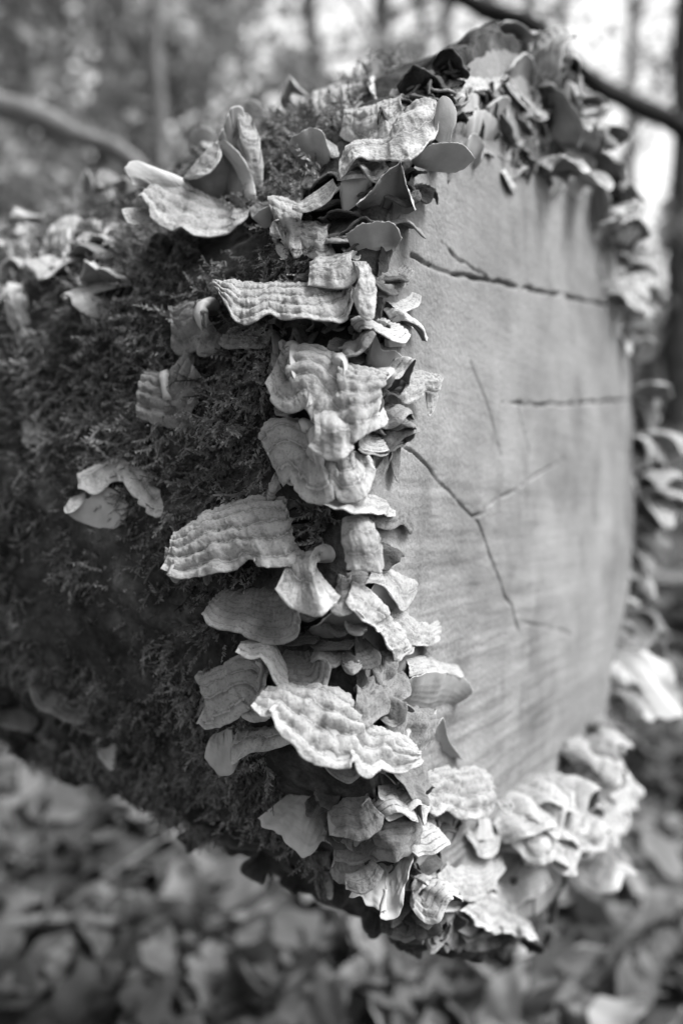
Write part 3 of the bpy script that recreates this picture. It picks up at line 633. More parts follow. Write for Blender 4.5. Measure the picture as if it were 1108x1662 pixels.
fungus('thin pale spike hanging off the underside of the log bark',
    ([[(516, 1412), (530, 1410)], [(524, 1448, .9), (536, 1458, 1.0), (542, 1442, .8)]], Th),
    ([[(495, 1388, .2), (532, 1384, .2)], [(492, 1405, .9), (515, 1413, 1.0), (538, 1406, .9)]], Dl))
fungus('tiny pale triangular cap below the scalloped end of the longest bracket',
    ([[(620, 1246), (658, 1244)], [(628, 1262, 1.0), (645, 1270, 1.2), (660, 1250, .9)]], Th),
    ([[(614, 1275, .2), (640, 1272, .2)], [(613, 1300, .7), (630, 1298, .9), (646, 1290, .7)]], Th))
fungus('big bright crinkled cap at the foot of the wood face',
    ([[(655, 1285), (690, 1272), (740, 1268), (785, 1275)], [(660, 1268, .8), (690, 1255, 1.0), (740, 1252, 1.1), (784, 1256, 1.0), (799, 1276, .9)], [(662, 1296, 1.6), (690, 1309, 2.1), (715, 1319, 2.3), (735, 1312, 2.4), (755, 1326, 2.5), (785, 1323, 2.3), (803, 1306, 1.8), (802, 1285, 1.2)]], mix(Lp, dict(lump=.0022, droop=.05))),
    ([[(802, 1298, .6), (826, 1296, .5)], [(804, 1310, .9), (822, 1321, 1.1), (839, 1308, .9)]], Th))
fungus('cone-shaped white-lipped cap under the crinkled cap',
    ([[(770, 1350), (800, 1345)], [(756, 1354, 1.1), (774, 1375, 1.5), (793, 1389, 1.7), (807, 1380, 1.6), (810, 1354, 1.2)]], dict(zones=3)),
    ([[(765, 1362, .2), (800, 1362, .2)], [(770, 1335, .6), (800, 1322, .8)]], Pale))
fungus('smooth half-moon cap with a sharp white rim',
    ([[(728, 1412), (760, 1400), (790, 1394), (812, 1394)], [(716, 1414, 1.1), (730, 1440, 1.8), (755, 1453, 2.1), (775, 1457, 2.2), (790, 1449, 2.0), (801, 1435, 1.7), (819, 1402, 1.2)]], mix(Zn, dict(mat='cap', bulge=.1, ridge=.0003, lump=.0004))))
fungus('half-moon banded cap next to the sharp-rimmed one',
    ([[(806, 1432), (840, 1420), (885, 1415)], [(802, 1440, .9), (825, 1461, 1.4), (843, 1470, 1.6), (860, 1456, 1.6), (880, 1446, 1.4), (895, 1429, 1.0)]], mix(Zn, dict(bulge=.1, ridge=.0004))))
fungus('lowest bright wedge-shaped bracket under the half-moon caps',
    ([[(780, 1470), (805, 1465), (832, 1485), (850, 1500)], [(778, 1456, .8), (802, 1450, .9), (832, 1473, .9), (858, 1500, .8)], [(751, 1476, 1.6), (780, 1501, 2.0), (795, 1512, 2.2), (830, 1514, 2.2), (850, 1518, 2.0), (874, 1528, 1.5)]], dict(zones=3, droop=.02)))
fungus('thin curved strand like a hook in the dark under the half-moon cap',
    ([[(700, 1440), (708, 1425)], [(671, 1428, .8), (688, 1424, .9), (708, 1421, .9)], [(664, 1468, 1.2), (669, 1468, 1.2), (690, 1431, 1.2), (709, 1427, 1.1)]], dict(th=.001, ridge=0)))
fungus('dull drooping rag hanging to the lowest point of the log',
    ([[(705, 1492), (742, 1482)], [(688, 1540, .9), (704, 1547, 1.0), (738, 1506, 1.1)]], Dl),
    ([[(695, 1450, .3), (712, 1470, .3), (748, 1470, .2)], [(693, 1458, .9), (710, 1478, 1.1), (748, 1478, 1.0)]], Th))
fungus('spoon-shaped cap with a white rim right of the cone-shaped one',
    ([[(848, 1370), (880, 1362), (905, 1368)], [(831, 1358, 1.0), (850, 1386, 1.4), (870, 1401, 1.6), (890, 1399, 1.5), (910, 1380, 1.1)]], dict(zones=3, bulge=.05)))
# on the mossy flank
fungus('lumpy grey bracket like a shell sitting alone in the moss below the long shelf',
    ([[(283, 530), (305, 514), (340, 511), (352, 524)], [(277, 550, 1.3), (295, 556, 1.6), (318, 550, 1.8), (329, 566, 1.9), (345, 563, 1.7), (354, 540, 1.3)]], mix(Lp, dict(mat='dull', bulge=.3, zones=4))))
fungus('cone-shaped ridged bracket pointing down and away from the rim in the moss',
    ([[(262, 622), (288, 604), (326, 596)], [(217, 661, 1.5), (245, 668, 1.8), (275, 683, 1.8), (292, 665, 1.7), (328, 612, 1.1)]], mix(Lp, dict(mat='dull', bulge=.25, zones=4, ridge=.0022))))
fungus('open arched bracket showing its smooth belly, alone amid the dark moss',
    ([[(135, 800), (165, 790), (195, 785), (230, 800)], [(128, 777, 1.0), (160, 758, 1.1), (195, 752, 1.1), (230, 774, 1.0), (258, 800, .8)], [(127, 784, 1.8), (150, 787, 2.1), (178, 766, 2.1), (205, 773, 2.1), (226, 802, 1.9), (252, 826, 1.5), (262, 815, 1.2)]], dict(zones=2, th=.002)),
    ([[(112, 836, .9), (160, 855, 1.0), (190, 857, 1.0), (220, 825, .5)], [(118, 826, 1.6), (148, 800, 1.5), (165, 785, 1.3), (202, 808, .8)]], mix(Pale, dict(mat='cap', under='pore'))),
    ([[(120, 808, 1.0), (146, 795, 1.0)], [(100, 820, 1.8), (108, 831, 2.0), (130, 822, 1.9)]], dict(th=.002)))
fungus('small white fleck of a bracket low in the moss', ([[(35, 699), (60, 695)], [(31, 708, 1.0), (50, 717, 1.3), (69, 708, 1.0)]], dict(bulge=.3)))
fungus('tiny smooth ear at the moss edge beneath the dark arch', ([[(424, 692), (445, 682)], [(428, 700, 1.0), (445, 703, 1.1), (456, 689, .9)]], Th))
fungus('plank-like pale bracket on the lower flank near the underside of the log',
    ([[(64, 1095), (95, 1104), (138, 1142)], [(57, 1098, 1.1), (62, 1135, 1.6), (95, 1161, 1.7), (128, 1169, 1.6), (141, 1152, 1.1)]], dict(mat='dull')))
fungus('drooping smooth flap on the lower flank', ([[(155, 1182), (182, 1187)], [(149, 1215, 1.1), (180, 1241, 1.3), (191, 1225, 1.0)]], Pale))
fungus('narrow pale strip of bracket along the lower flank', ([[(-10, 1152), (30, 1156), (55, 1172)], [(-12, 1166, 1.2), (30, 1182, 1.3), (60, 1184, 1.0)]], dict(mat='dull')),
    ([[(62, 1188, .2), (85, 1192, .2)], [(58, 1204, .9), (84, 1218, 1.0), (92, 1204, .8)]], Dl))
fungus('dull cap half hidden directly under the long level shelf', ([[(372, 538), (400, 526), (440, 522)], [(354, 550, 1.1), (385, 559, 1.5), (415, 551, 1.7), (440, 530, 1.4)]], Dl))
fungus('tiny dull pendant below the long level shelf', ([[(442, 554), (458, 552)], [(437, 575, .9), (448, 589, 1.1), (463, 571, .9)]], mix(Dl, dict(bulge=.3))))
fungus('blurred white bracket with a dark cave beneath, on the mossy shoulder',
    ([[(90, 392), (120, 380), (160, 385)], [(85, 374, 1.0), (118, 361, 1.2), (165, 372, 1.1)], [(66, 402, 2.0), (75, 421, 2.4), (103, 421, 2.4), (116, 386, 2.2), (135, 376, 2.0), (166, 390, 1.7)]],),
    ([[(130, 408, .8), (172, 432, .8)], [(126, 414, 1.4), (150, 430, 1.5), (178, 448, 1.3)]], Th))
for lab, A, B in (('blurred pale shelf at the far left of the mossy shoulder, below two thinner shelves', [(-10, 402), (60, 398)], [(-12, 432, 1.4), (35, 442, 1.8), (67, 425, 1.4)]),
                  ('blurred pale slab sticking out low on the mossy shoulder', [(-10, 458), (38, 474)], [(-12, 505, 1.7), (30, 532, 2.0), (62, 515, 1.6)]),
                  ('blurred thin level shelf on the mossy shoulder', [(-10, 354), (80, 352)], [(-12, 373, 1.6), (40, 377, 1.8), (88, 368, 1.5)]),
                  ('blurred pale cluster cap on the skyline of the mossy shoulder', [(30, 318), (70, 305), (108, 305)], [(24, 330, 1.5), (50, 345, 2.0), (90, 340, 2.0), (112, 320, 1.5)]),
                  ('blurred leaf-like cap just below the skyline of the mossy shoulder', [(100, 330), (130, 325)], [(92, 352, 1.6), (120, 362, 1.9), (146, 350, 1.5)]),
                  ('blurred broad cap beside the wing-like bracket on the mossy shoulder', [(150, 320), (195, 318)], [(138, 336, 1.5), (165, 346, 1.8), (202, 342, 1.5)])):
    fungus(lab, ([A, B], dict(res=.0014, bulge=.1)))
fungus('dark finger-like lobe standing among pale blurred caps on the mossy shoulder', ([[(132, 322), (152, 320)], [(126, 300, 1.0), (142, 278, 1.2), (156, 290, 1.0)]], dict(under='pore_shaded', res=.0014)))
fungus('shaded grey lobes under the tip of the wing-like bracket', ([[(238, 418), (285, 412)], [(228, 390, 1.1), (255, 372, 1.3), (290, 385, 1.0)]], dict(under='pore_shaded', res=.001)))
fungus('blurred pale cap behind the arched ear, on the skyline', ([[(310, 240), (350, 230)], [(298, 232, 1.2), (325, 206, 1.6), (356, 214, 1.2)]], dict(res=.0014)))
fungus('blurred pale lobe right behind the tip of the arched ear', ([[(400, 225), (435, 228)], [(385, 185, 1.0), (405, 163, 1.2), (432, 180, 1.2), (442, 212, 1.0)]], dict(res=.0014, mat='cap')))
fungus('blurred small cap between the arched ear and the spiked bracket', ([[(445, 215), (470, 215)], [(440, 180, .9), (455, 168, 1.0), (472, 190, .9)]], dict(res=.0014)))
# top of the cut, farther from the viewer
fungus('long pale-edged strip running down the top of the cut to a dark pocket',
    ([[(820, 160), (850, 190), (870, 205)], [(813, 128, 1.0), (822, 121, 1.2), (845, 150, 1.3), (868, 178, 1.3), (886, 190, 1.0)]], dict(under='pore_shaded', th=.0025, res=.001)),
    ([[(826, 130, .6), (850, 155, .6), (880, 182, .6)], [(822, 136, 1.4), (848, 168, 1.5), (872, 192, 1.4), (889, 192, 1.2)]], dict(res=.001, th=.0015)))
fungus('upright blurred lobe on the crest of the log', ([[(825, 138), (862, 142)], [(823, 112, 1.0), (850, 84, 1.2), (866, 110, 1.1), (868, 135, .9)]], dict(under='pore_shaded', res=.001)))
fungus('broad grey hood with a dark outline at the upper right rim', ([[(890, 195), (920, 205), (942, 198)], [(872, 118, .9), (900, 128, 1.2), (925, 132, 1.2), (938, 158, 1.1), (942, 188, .9)]], dict(under='pore_shaded', res=.001, bulge=-.15)),
    ([[(880, 108, .2), (905, 95, .2), (932, 105, .2)], [(878, 118, .8), (900, 132, 1.1), (925, 134, 1.1), (938, 120, .8)]], dict(res=.001)))
fungus('white crest leading to a dark drooping hood at the upper right rim', ([[(905, 215), (925, 235), (962, 255)], [(903, 212, .7), (912, 255, 1.2), (930, 250, 1.3), (968, 265, 1.0)]], dict(res=.001)),
    ([[(935, 285, .0), (962, 290, .0)], [(925, 262, .9), (945, 254, 1.0), (968, 266, .9)]], dict(res=.001, under='pore_shaded')))
fungus('thin white ridge lying on the wood below the dark pocket', ([[(822, 280), (842, 305)], [(814, 270, .9), (826, 292, 1.1), (838, 318, 1.0)]], dict(res=.001, th=.0015)))
fungus('large smooth pale plate pressed on the upper right of the wood', ([[(900, 385), (950, 400), (985, 380)], [(893, 320, .7), (915, 288, .9), (945, 300, .9), (972, 278, .9), (992, 320, .7)]], dict(res=.0012, th=.0015, mat='cap', under='pore')))
fungus('dark sheet standing in for the shade of the hollow at the top of the cut', ([[(838, 190), (875, 195), (908, 212)], [(836, 262, .9), (862, 280, 1.0), (890, 276, 1.0), (914, 258, .8)]], dict(mat='old', under='pore_shaded', res=.001, lump=.003)))  # dark sheet stands in for the shade inside the hollow
fungus('pale bark-like strip peeling along the far edge of the wood', ([[(985, 418), (995, 470), (1018, 530)], [(975, 410, .4), (980, 470, .5), (1002, 530, .5), (1030, 575, .4)]], dict(res=.0014, th=.003)))

# ------------------------------------------------------------------ crowded smaller brackets round the rim
UP = np.array([0, 0, 1.0])
def pix(W):
    W = np.asarray(W) - CAM; d = W[1] * cp - W[2] * sp_; z = W[1] * sp_ + W[2] * cp
    return 554 + F * W[0] / d, 831 - F * z / d
def filler(P, N, w, l, label, group, mat='cap', under='pore', lean=None, droop=.25, res=.0016, tiltr=.25, pool=None, keep=False, level=False, **kw):
    u, v = pix(P)
    if not keep and 690 < u < 912 and v > 1235: return                     # room for the caps seen singly there
    if N @ UP > .5: N = nrm(N - UP * .75 * (N @ UP) + np.array([-.25, -.45, .1]))
    if level: N = nrm(N * np.array([1, 1, .25]))
    N = nrm(N + (.14 if level else .25) * rng.normal(size=3))
    T = np.cross(UP + tiltr * rng.normal(size=3), N)
    if np.linalg.norm(T) < .2: T = np.cross(np.array([1.0, .3, .2]), N)
    T = nrm(T); U = nrm(np.cross(N, T))
    D = nrm(N + (0 if lean is None else lean) - droop * rng.uniform(0, 1.6) * U)
    n = 11; a = np.linspace(-1.5, 1.5, n)
    ph = rng.uniform(0, 6.28); fq = rng.uniform(1.2, 2.6); amp = l * rng.uniform(.08, .34)
    rad = 1 + .07 * rng.normal(size=n)
    m = np.array([P + T * (w * .5 * math.sin(x) * r) + D * (l * (.25 + .75 * math.cos(x)) * r) + U * (amp * math.sin(fq * x * 1.6 + ph) - .15 * l * abs(math.sin(x))) for x, r in zip(a, rad)])
    c0 = np.array([P + T * (w * .34 * x) - N * .005 + U * rng.normal() * .001 for x in np.linspace(-1, 1, 5)])
    if pool is not None:
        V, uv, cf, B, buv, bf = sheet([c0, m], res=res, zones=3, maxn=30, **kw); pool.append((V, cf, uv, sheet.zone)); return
    root = tag(empty('bracket_fungus', P), label, 'bracket fungus', group)
    add_sheet(root, P, [c0, m], mat=mat, under=under, res=res, zones=rng.integers(2, 5), bulge=rng.uniform(0, .2), maxn=34, **kw)
def surf(th, s):
    e = 1e-3
    p = log_pt(th, s); a = log_pt(th + e, s) - log_pt(th - e, s); b = log_pt(th, s + e) - log_pt(th, max(s - e, 0))
    n = nrm(np.cross(a, b)); c = origin - N_ * s
    if n @ (p - c) < 0: n = -n
    return p, n
def fpt(th, r):
    X, Y = section(np.array(th)); return origin + H_ * X * r + V_ * Y * r + N_ * .001
pool_d, pool_o = [], []
G1 = 'brackets in the row down the far edge of the cut'
for i, th in enumerate(np.linspace(-.72, .80, 46)):
    p, n = surf(th + rng.normal() * .03, rng.uniform(.002, .030))
    q_ = rng.uniform(.6, 1.35) * (.7 if th > .45 else 1.0)
    filler(p, n, q_ * rng.uniform(.028, .056), q_ * rng.uniform(.024, .048), 'blurred pale bracket in the crowded row down the far edge of the cut', G1, mat=rng.choice(['cap', 'cap', 'capz', 'dull']), lean=N_ * 1.05, droop=.6, tiltr=.3, th=.004, under=rng.choice(['pore', 'pore_shaded']))
for i, th in enumerate(np.linspace(-.62, .25, 20)):
    p, n = surf(th + rng.normal() * .02, rng.uniform(.004, .03))
    filler(p, nrm(n * .5 + N_ * .9), rng.uniform(.03, .05), rng.uniform(.028, .048), 'blurred pale bracket in the crowded row down the far edge of the cut', G1, mat=rng.choice(['cap', 'dull']), droop=.7, tiltr=.3, th=.004, under='pore_shaded')
G2 = 'brackets crowding the lower far corner of the cut'
k = 0
while k < 46:
    u, v = rng.uniform(800, 1045), rng.uniform(1150, 1500)
    if v < 1310 - (u - 800) * .95 or bvh.ray_cast(CAMV, (Vector(at(u, v, 1.0)) - CAMV).normalized())[0] is None: continue
    if u < 912 and v > 1330: continue
    k += 1; p, n = hit(u, v); out = nrm(p - origin)
    filler(p, nrm(N_ * .85 + out * .5), rng.uniform(.028, .055), rng.uniform(.022, .040), 'pale bracket in the thick cluster at the lower far corner of the cut', G2, mat=rng.choice(['cap', 'cap', 'cap', 'dull']), droop=.10, tiltr=.16, th=.0022, res=.0013, keep=True, level=True, under='pore_shaded')
for i in range(12):
    p, n = surf(rng.uniform(-1.65, -.7), rng.uniform(.002, .03))
    filler(p, nrm(n + N_ * .5), rng.uniform(.028, .055), rng.uniform(.022, .04), 'pale bracket in the thick cluster at the lower far corner of the cut', G2, mat=rng.choice(['cap', 'dull']), droop=.1, th=.0022, res=.0013)
for i in range(95):
    th = rng.uniform(math.pi * .74, math.pi * 1.44); p, n = surf(th, abs(rng.normal() * .022))
    filler(p, nrm(n + N_ * .35), rng.uniform(.010, .024), rng.uniform(.006, .013), None, None, pool=pool_d if rng.uniform() < .25 else pool_o, droop=.5, res=.001)  # mostly the dark pool, so the pockets get painted shade
for i in range(40):
    th = rng.uniform(math.pi * .72, math.pi * 1.42); p = fpt(th, rng.uniform(.93, 1.0))
    filler(p, nrm(N_ + nrm(p - origin) * .5), rng.uniform(.010, .022), rng.uniform(.005, .011), None, None, pool=pool_d if rng.uniform() < .25 else pool_o, droop=.4, res=.001)
G4 = 'curled brackets along the top of the cut'
for i in range(40):
    th = rng.uniform(.62, 1.85)
    if i % 3 == 0: p, n = surf(th, rng.uniform(0, .025)); n = nrm(n * .6 + N_ * .6)
    else: p = fpt(th, 1 - .26 * rng.uniform() ** 1.4); n = nrm(N_ * .9 + .45 * nrm(p - origin))
    filler(p, n, rng.uniform(.028, .052), rng.uniform(.016, .030), 'curled grey bracket in the jumble along the top of the cut', G4, mat=rng.choice(['cap', 'cap', 'dull']), under=rng.choice(['pore', 'pore_shaded']), droop=.3, tiltr=.35, res=.0011, th=.0018)
G5 = 'blurred brackets scattered over the back of the mossy log'
for i in range(26):
    p, n = hit(rng.uniform(-30, 225), rng.uniform(285, 500)) if i < 22 else hit(rng.uniform(225, 480), rng.uniform(225, 270))
    k = 1 if i < 22 else .5
    filler(p, n, k * rng.uniform(.02, .042), k * rng.uniform(.014, .028), 'blurred pale bracket on the mossy shoulder far back along the log', G5, mat=rng.choice(['cap', 'cap', 'dull']), droop=.1, tiltr=.4, res=.002, th=.003)
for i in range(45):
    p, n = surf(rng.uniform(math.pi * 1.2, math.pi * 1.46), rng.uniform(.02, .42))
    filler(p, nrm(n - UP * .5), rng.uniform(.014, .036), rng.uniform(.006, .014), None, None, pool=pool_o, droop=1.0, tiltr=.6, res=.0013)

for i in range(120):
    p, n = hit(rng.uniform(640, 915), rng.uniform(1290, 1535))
    filler(p - n * .004, nrm(n - UP * .3), rng.uniform(.016, .034), rng.uniform(.003, .006), None, None, pool=pool_o, droop=1.0, tiltr=.8, res=.0014, keep=True)  # dark lobes over pale wood stand in for the black gaps
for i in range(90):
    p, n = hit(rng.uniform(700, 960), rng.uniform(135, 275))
    filler(p - n * .003, nrm(n - UP * .2), rng.uniform(.018, .036), rng.uniform(.004, .009), None, None, pool=pool_o if i % 3 == 0 else pool_d, droop=.8, tiltr=.8, res=.0014)  # the darker third stands in for shade between the pale lobes
G7 = 'small pale brackets lapping over the edge of the wood'
for i in range(26):
    th = rng.uniform(math.pi * .80, math.pi * 1.36); p = fpt(th, rng.uniform(.90, .99))
    filler(p, nrm(N_ + nrm(p - origin) * .25), rng.uniform(.014, .028), rng.uniform(.010, .018), 'small pale bracket lapping from the near rim over the edge of the wood', G7, mat=rng.choice(['cap', 'capz', 'dull']), droop=.3, tiltr=.3, res=.0009, th=.0016, level=True, under='pore_shaded')
for pool, nm, lab, mt in ((pool_d, 'fungus_lobes', 'tiny dull fungus lobes crowded between the larger brackets on the near rim', 'dull'), (pool_o, 'fungus_crust_and_gap_shade', 'dark crust of tiny old fungus lobes on the rim and lower flank, also painting shade into the gaps', 'old')):
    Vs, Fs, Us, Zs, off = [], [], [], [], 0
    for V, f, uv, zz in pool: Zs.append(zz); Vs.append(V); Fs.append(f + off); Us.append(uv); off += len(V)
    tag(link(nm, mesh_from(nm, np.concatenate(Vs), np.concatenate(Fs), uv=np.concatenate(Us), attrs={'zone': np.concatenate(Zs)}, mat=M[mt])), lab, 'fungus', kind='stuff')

# ------------------------------------------------------------------ moss
def moss_templates(k):
    out = []
    for j in range(k):
        L = 1.0; n = rng.integers(7, 10); V, Fq, tipw = [], [], []
        bend = rng.uniform(-.55, .55, 2)
        stem = lambda t: np.array([bend[0] * t * t, bend[1] * t * t - .25 * t ** 2, t])
        for i in range(n):
            t = (i + .5) / n
            for sgn in (-1, 1):
                b = stem(t * .92); az = (0 if sgn > 0 else math.pi) + rng.normal() * .7
                d = nrm(np.array([math.cos(az), math.sin(az), 1.25 + .4 * rng.normal()])); l = .21 * (1.15 - .55 * t) * rng.uniform(.8, 1.25); w = l * .22
                sd_ = nrm(np.cross(d, np.array([rng.normal() * .5, rng.normal() * .5, 1])))
                o = len(V); V += [b - sd_ * w * .4, b + d * l * .45 - sd_ * w, b + d * l + np.array([0, -.05, 0]), b + d * l * .45 + sd_ * w]
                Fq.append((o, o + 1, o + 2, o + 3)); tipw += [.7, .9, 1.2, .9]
        for i in range(3):
            o = len(V); p, q = stem(i / 3), stem((i + 1) / 3); x = np.array([.025, 0, 0])
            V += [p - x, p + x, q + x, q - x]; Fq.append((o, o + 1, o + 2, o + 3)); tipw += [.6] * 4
        out.append((np.array(V), np.array(Fq), np.array(tipw)))
    return out
def build_moss():
    n = 64000
    th = rng.uniform(math.pi * .38, math.pi * 1.36, n); s = .012 + .98 * rng.uniform(0, 1, n) ** 1.7
    cyl = np.stack([np.cos(th) * .25, np.sin(th) * .25, s], -1)
    mask = fbm(cyl, 18, 71, 3) * .7 + .68 - np.clip((th / math.pi - 1.14) / .2, 0, 1) * 1.0 - np.clip((.052 - s) / .016, 0, 1) * 1.0 - np.clip((.66 - th / math.pi) / .06, 0, 1) * np.clip((.30 - s) / .05, 0, 1) * .8
    W = log_pt(th, s) - CAM; dd = W[:, 1] * cp - W[:, 2] * sp_; uu = 554 + F * W[:, 0] / dd; vv = 831 - F * (W[:, 1] * sp_ + W[:, 2] * cp) / dd
    mask = mask - 2 * ((uu > 205) & (uu < 445) & (vv > 150) & (vv < 372) & (rng.uniform(size=n) < .85)) - .55 * (th < .60 * math.pi) - 2 * ((uu >= 445) & (uu < 680) & (vv < 350) & (rng.uniform(size=n) < .6))
    keep = mask > rng.uniform(.1, .55, n); th, s = th[keep], s[keep]; n = len(th)
    p = log_pt(th, s); e = 1e-3
    a = log_pt(th + e, s) - log_pt(th - e, s); b = log_pt(th, s + e) - log_pt(th, s - e)
    N = nrm(np.cross(a, b)); c = origin - N_ * s[:, None]; N *= np.sign(((p - c) * N).sum(1, keepdims=True))
    clump = fbm(np.stack([np.cos(th) * .25, np.sin(th) * .25, s], -1), 40, 73, 2)
    p = p + N * (.004 * np.clip(clump + .3, -.5, 1.2) + .001)[:, None]
    down = -UP - N * (-UP @ N.T)[:, None]
    flow = nrm(N * rng.uniform(.25, 1.0, (n, 1)) + nrm(down) * rng.uniform(.0, .95, (n, 1)) + rng.normal(size=(n, 3)) * .38)
    up = nrm(N + .4 * rng.normal(size=(n, 3))); X = nrm(np.cross(up, flow)); Y = np.cross(flow, X)
    sc = rng.uniform(.005, .0135, n) * np.where(rng.uniform(size=n) < .12, 1.35, 1.0) * (1 + .25 * np.clip((s - .2) / .4, 0, 1))
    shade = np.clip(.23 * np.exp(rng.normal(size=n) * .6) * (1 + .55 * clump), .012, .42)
    tp = moss_templates(14); which = rng.integers(0, len(tp), n)
    Vs, Fs, Ss, off = [], [], [], 0
    for k, (V, Fq, tw) in enumerate(tp):
        m = which == k
        if not m.any(): continue
        W = p[m][:, None] + sc[m][:, None, None] * (V[None, :, :1] * X[m][:, None] + V[None, :, 1:2] * Y[m][:, None] + V[None, :, 2:] * flow[m][:, None])
        cnt = m.sum(); Vs.append(W.reshape(-1, 3)); Fs.append((Fq[None] + (np.arange(cnt) * len(V))[:, None, None]).reshape(-1, 4) + off); off += cnt * len(V)
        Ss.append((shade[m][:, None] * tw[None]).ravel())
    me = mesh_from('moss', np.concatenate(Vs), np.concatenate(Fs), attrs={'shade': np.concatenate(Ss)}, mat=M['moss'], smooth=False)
    tag(link('moss', me), 'dark feathery moss carpeting the side of the log', 'moss', kind='stuff')
build_moss()

# ------------------------------------------------------------------ fallen leaves
def leaf_mesh(name, L, lobes):
    n = 15; t = np.linspace(0, 1, n)
    w = .30 * np.sin(np.pi * t ** .85) ** .8 * (1 + lobes * np.sin(t * 26)) + .004
    curl = rng.uniform(-.5, .5); fold = rng.uniform(.05, .5); tw = rng.uniform(-.6, .6)
    V = []
    for k in (-1, -.5, 0, .5, 1):
        x = w * k; z = fold * np.abs(x) + curl * (t - .5) ** 2 + tw * x * (t - .5) + .03 * np.sin(t * 17 + k * 3)
        V.append(np.stack([x, t - .5, z], -1))
    V = np.concatenate(V) * L
    base = .18 * rng.uniform(.45, 1.5); sh = np.full(len(V), base)
    sh[2 * n:3 * n] *= .7
    return mesh_from(name, V, grid_faces(5, n), attrs={'shade': sh}, mat=M['litter'])
leaf_meshes = [leaf_mesh('fallen_leaf', 1.0, rng.choice([0, .06, .22])) for _ in range(16)]
def leaf_pose(x, y, flat=.6, z=None):
    if z is None: z = float(ground_z(np.array(x), np.array(y)))
    return (x, y, z + rng.uniform(.004, .035)), (rng.normal() * flat, rng.normal() * flat, rng.uniform(0, 6.28)), rng.uniform(.04, .11)
# the ones that show largest: on the floor just behind and below the log
cnt = 0
spots = []
while cnt < 230:
    d = rng.uniform(.75, 2.2); side = rng.uniform()
    u, v = (rng.uniform(-40, 640), rng.uniform(1180, 1690)) if side < .6 else (rng.uniform(560, 1130), rng.uniform(1340, 1690)) if side < .8 else (rng.uniform(985, 1130), rng.uniform(330, 1400))
    # march the sight line to the floor
    o = None
    ray = np.array([at(u, v, d) for d in np.arange(.5, 5, .03)]); below = np.nonzero(ray[:, 2] < ground_z(ray[:, 0], ray[:, 1]))[0]
    if len(below): o = ray[below[0]]
    if o is None: continue
    loc, rot, sc = leaf_pose(o[0], o[1]); cnt += 1
    lf = link('fallen_leaf', leaf_meshes[cnt % 16], loc=loc); lf.rotation_euler = rot; lf.scale = (sc,) * 3
    tag(lf, 'blurred dead leaf lying on the forest floor around the log', 'leaf', 'fallen leaves on the forest floor')
def litter():
    Vs, Fs, Ss, off = [], [], [], 0
    n = 15; k = 0
    meshes = []
    for me in leaf_meshes:
        V = np.zeros(len(me.vertices) * 3, np.float32); me.vertices.foreach_get('co', V); V = V.reshape(-1, 3)
        Fq = np.array([list(q.vertices) for q in me.polygons]); meshes.append((V, Fq))
    from mathutils import Euler
    XX = np.r_[rng.uniform(-2.2, 2.2, 3500), rng.uniform(-6, 6, 5500)]; YY = np.r_[rng.uniform(.1, 2.6, 3500), rng.uniform(.3, 11, 5500)]; ZZ = ground_z(XX, YY)
    for i in range(9000):
        loc, rot, sc = leaf_pose(XX[i], YY[i], z=ZZ[i]); V, Fq = meshes[i % 16]
        Rm = np.array(Euler(rot).to_matrix()); W = (V * sc) @ Rm.T + np.array(loc)
        Vs.append(W); Fs.append(Fq + off); off += len(V); Ss.append(np.full(len(V), .12 * math.exp(rng.normal() * .5)))
    me = mesh_from('leaf_litter', np.concatenate(Vs), np.concatenate(Fs), attrs={'shade': np.clip(np.concatenate(Ss), .02, .42)}, mat=M['litter'])
    tag(link('leaf_litter', me), 'deep litter of dead leaves covering the slope', 'leaf litter', kind='stuff')
litter()

# ------------------------------------------------------------------ branches and trees
def tube(pts, rad, seg=10, rough=.0, seed=0):
    pts = np.asarray(pts, float); rad = np.asarray(rad, float); n = len(pts)
    T = nrm(np.gradient(pts, axis=0)); ref = np.array([.3, .2, 1.0]) if abs(T[0, 2]) < .8 else np.array([1.0, .2, 0])
    A = nrm(np.cross(T, ref)); B = np.cross(T, A); a = np.linspace(0, 2 * np.pi, seg + 1)
    V = pts[:, None] + rad[:, None, None] * (np.cos(a)[None, :, None] * A[:, None] + np.sin(a)[None, :, None] * B[:, None])
    if rough:
        V = V + (V - pts[:, None]) * (rough * fbm(V, 1.5 / max(rad.max(), 1e-3) * .5, seed, 3))[..., None]; V[:, -1] = V[:, 0]
    return V.reshape(-1, 3), grid_faces(n, seg + 1)
def merge(parts):
    Vs, Fs, off = [], [], 0
    for V, f in parts: Vs.append(V); Fs.append(np.asarray(f) + off); off += len(V)
    return np.concatenate(Vs), np.concatenate(Fs)
def curve(A, n=24, jit=0.0):
    C = catmull(np.array(A), n); 
    if jit: C = C + jit * np.stack([fbm(C, 3, 80 + k, 2) for k in range(3)], -1)
    return C
def branch(name, label, pts, r0, r1, mat, cat='branch', twigs=3, jit=.01):
    C = curve(pts, 40, jit); L = C[0]
    root = tag(empty(name, L), label, cat)
    V, f = tube(C, np.linspace(r0, r1, len(C)), 12, .25, rng.integers(1000)); link('limb', mesh_from('limb', V - L, f, mat=M[mat]), root)
    for k in range(twigs):
        i = rng.integers(6, 36); d = nrm(C[i] - C[i - 1] + rng.normal(size=3) * .7); l = rng.uniform(.12, .35)
        Cw = curve([C[i], C[i] + d * l * .5 + rng.normal(size=3) * .02, C[i] + d * l], 10)
        V, f = tube(Cw, np.linspace(r1 * .5, r1 * .15, 10), 6); link('twig', mesh_from('twig', V - L, f, mat=M[mat]), root)
def gp(u, v, d): return at(u, v, d)
def on_ground(x, y, dz=0): return np.array([x, y, float(ground_z(np.array(x), np.array(y))) + dz])
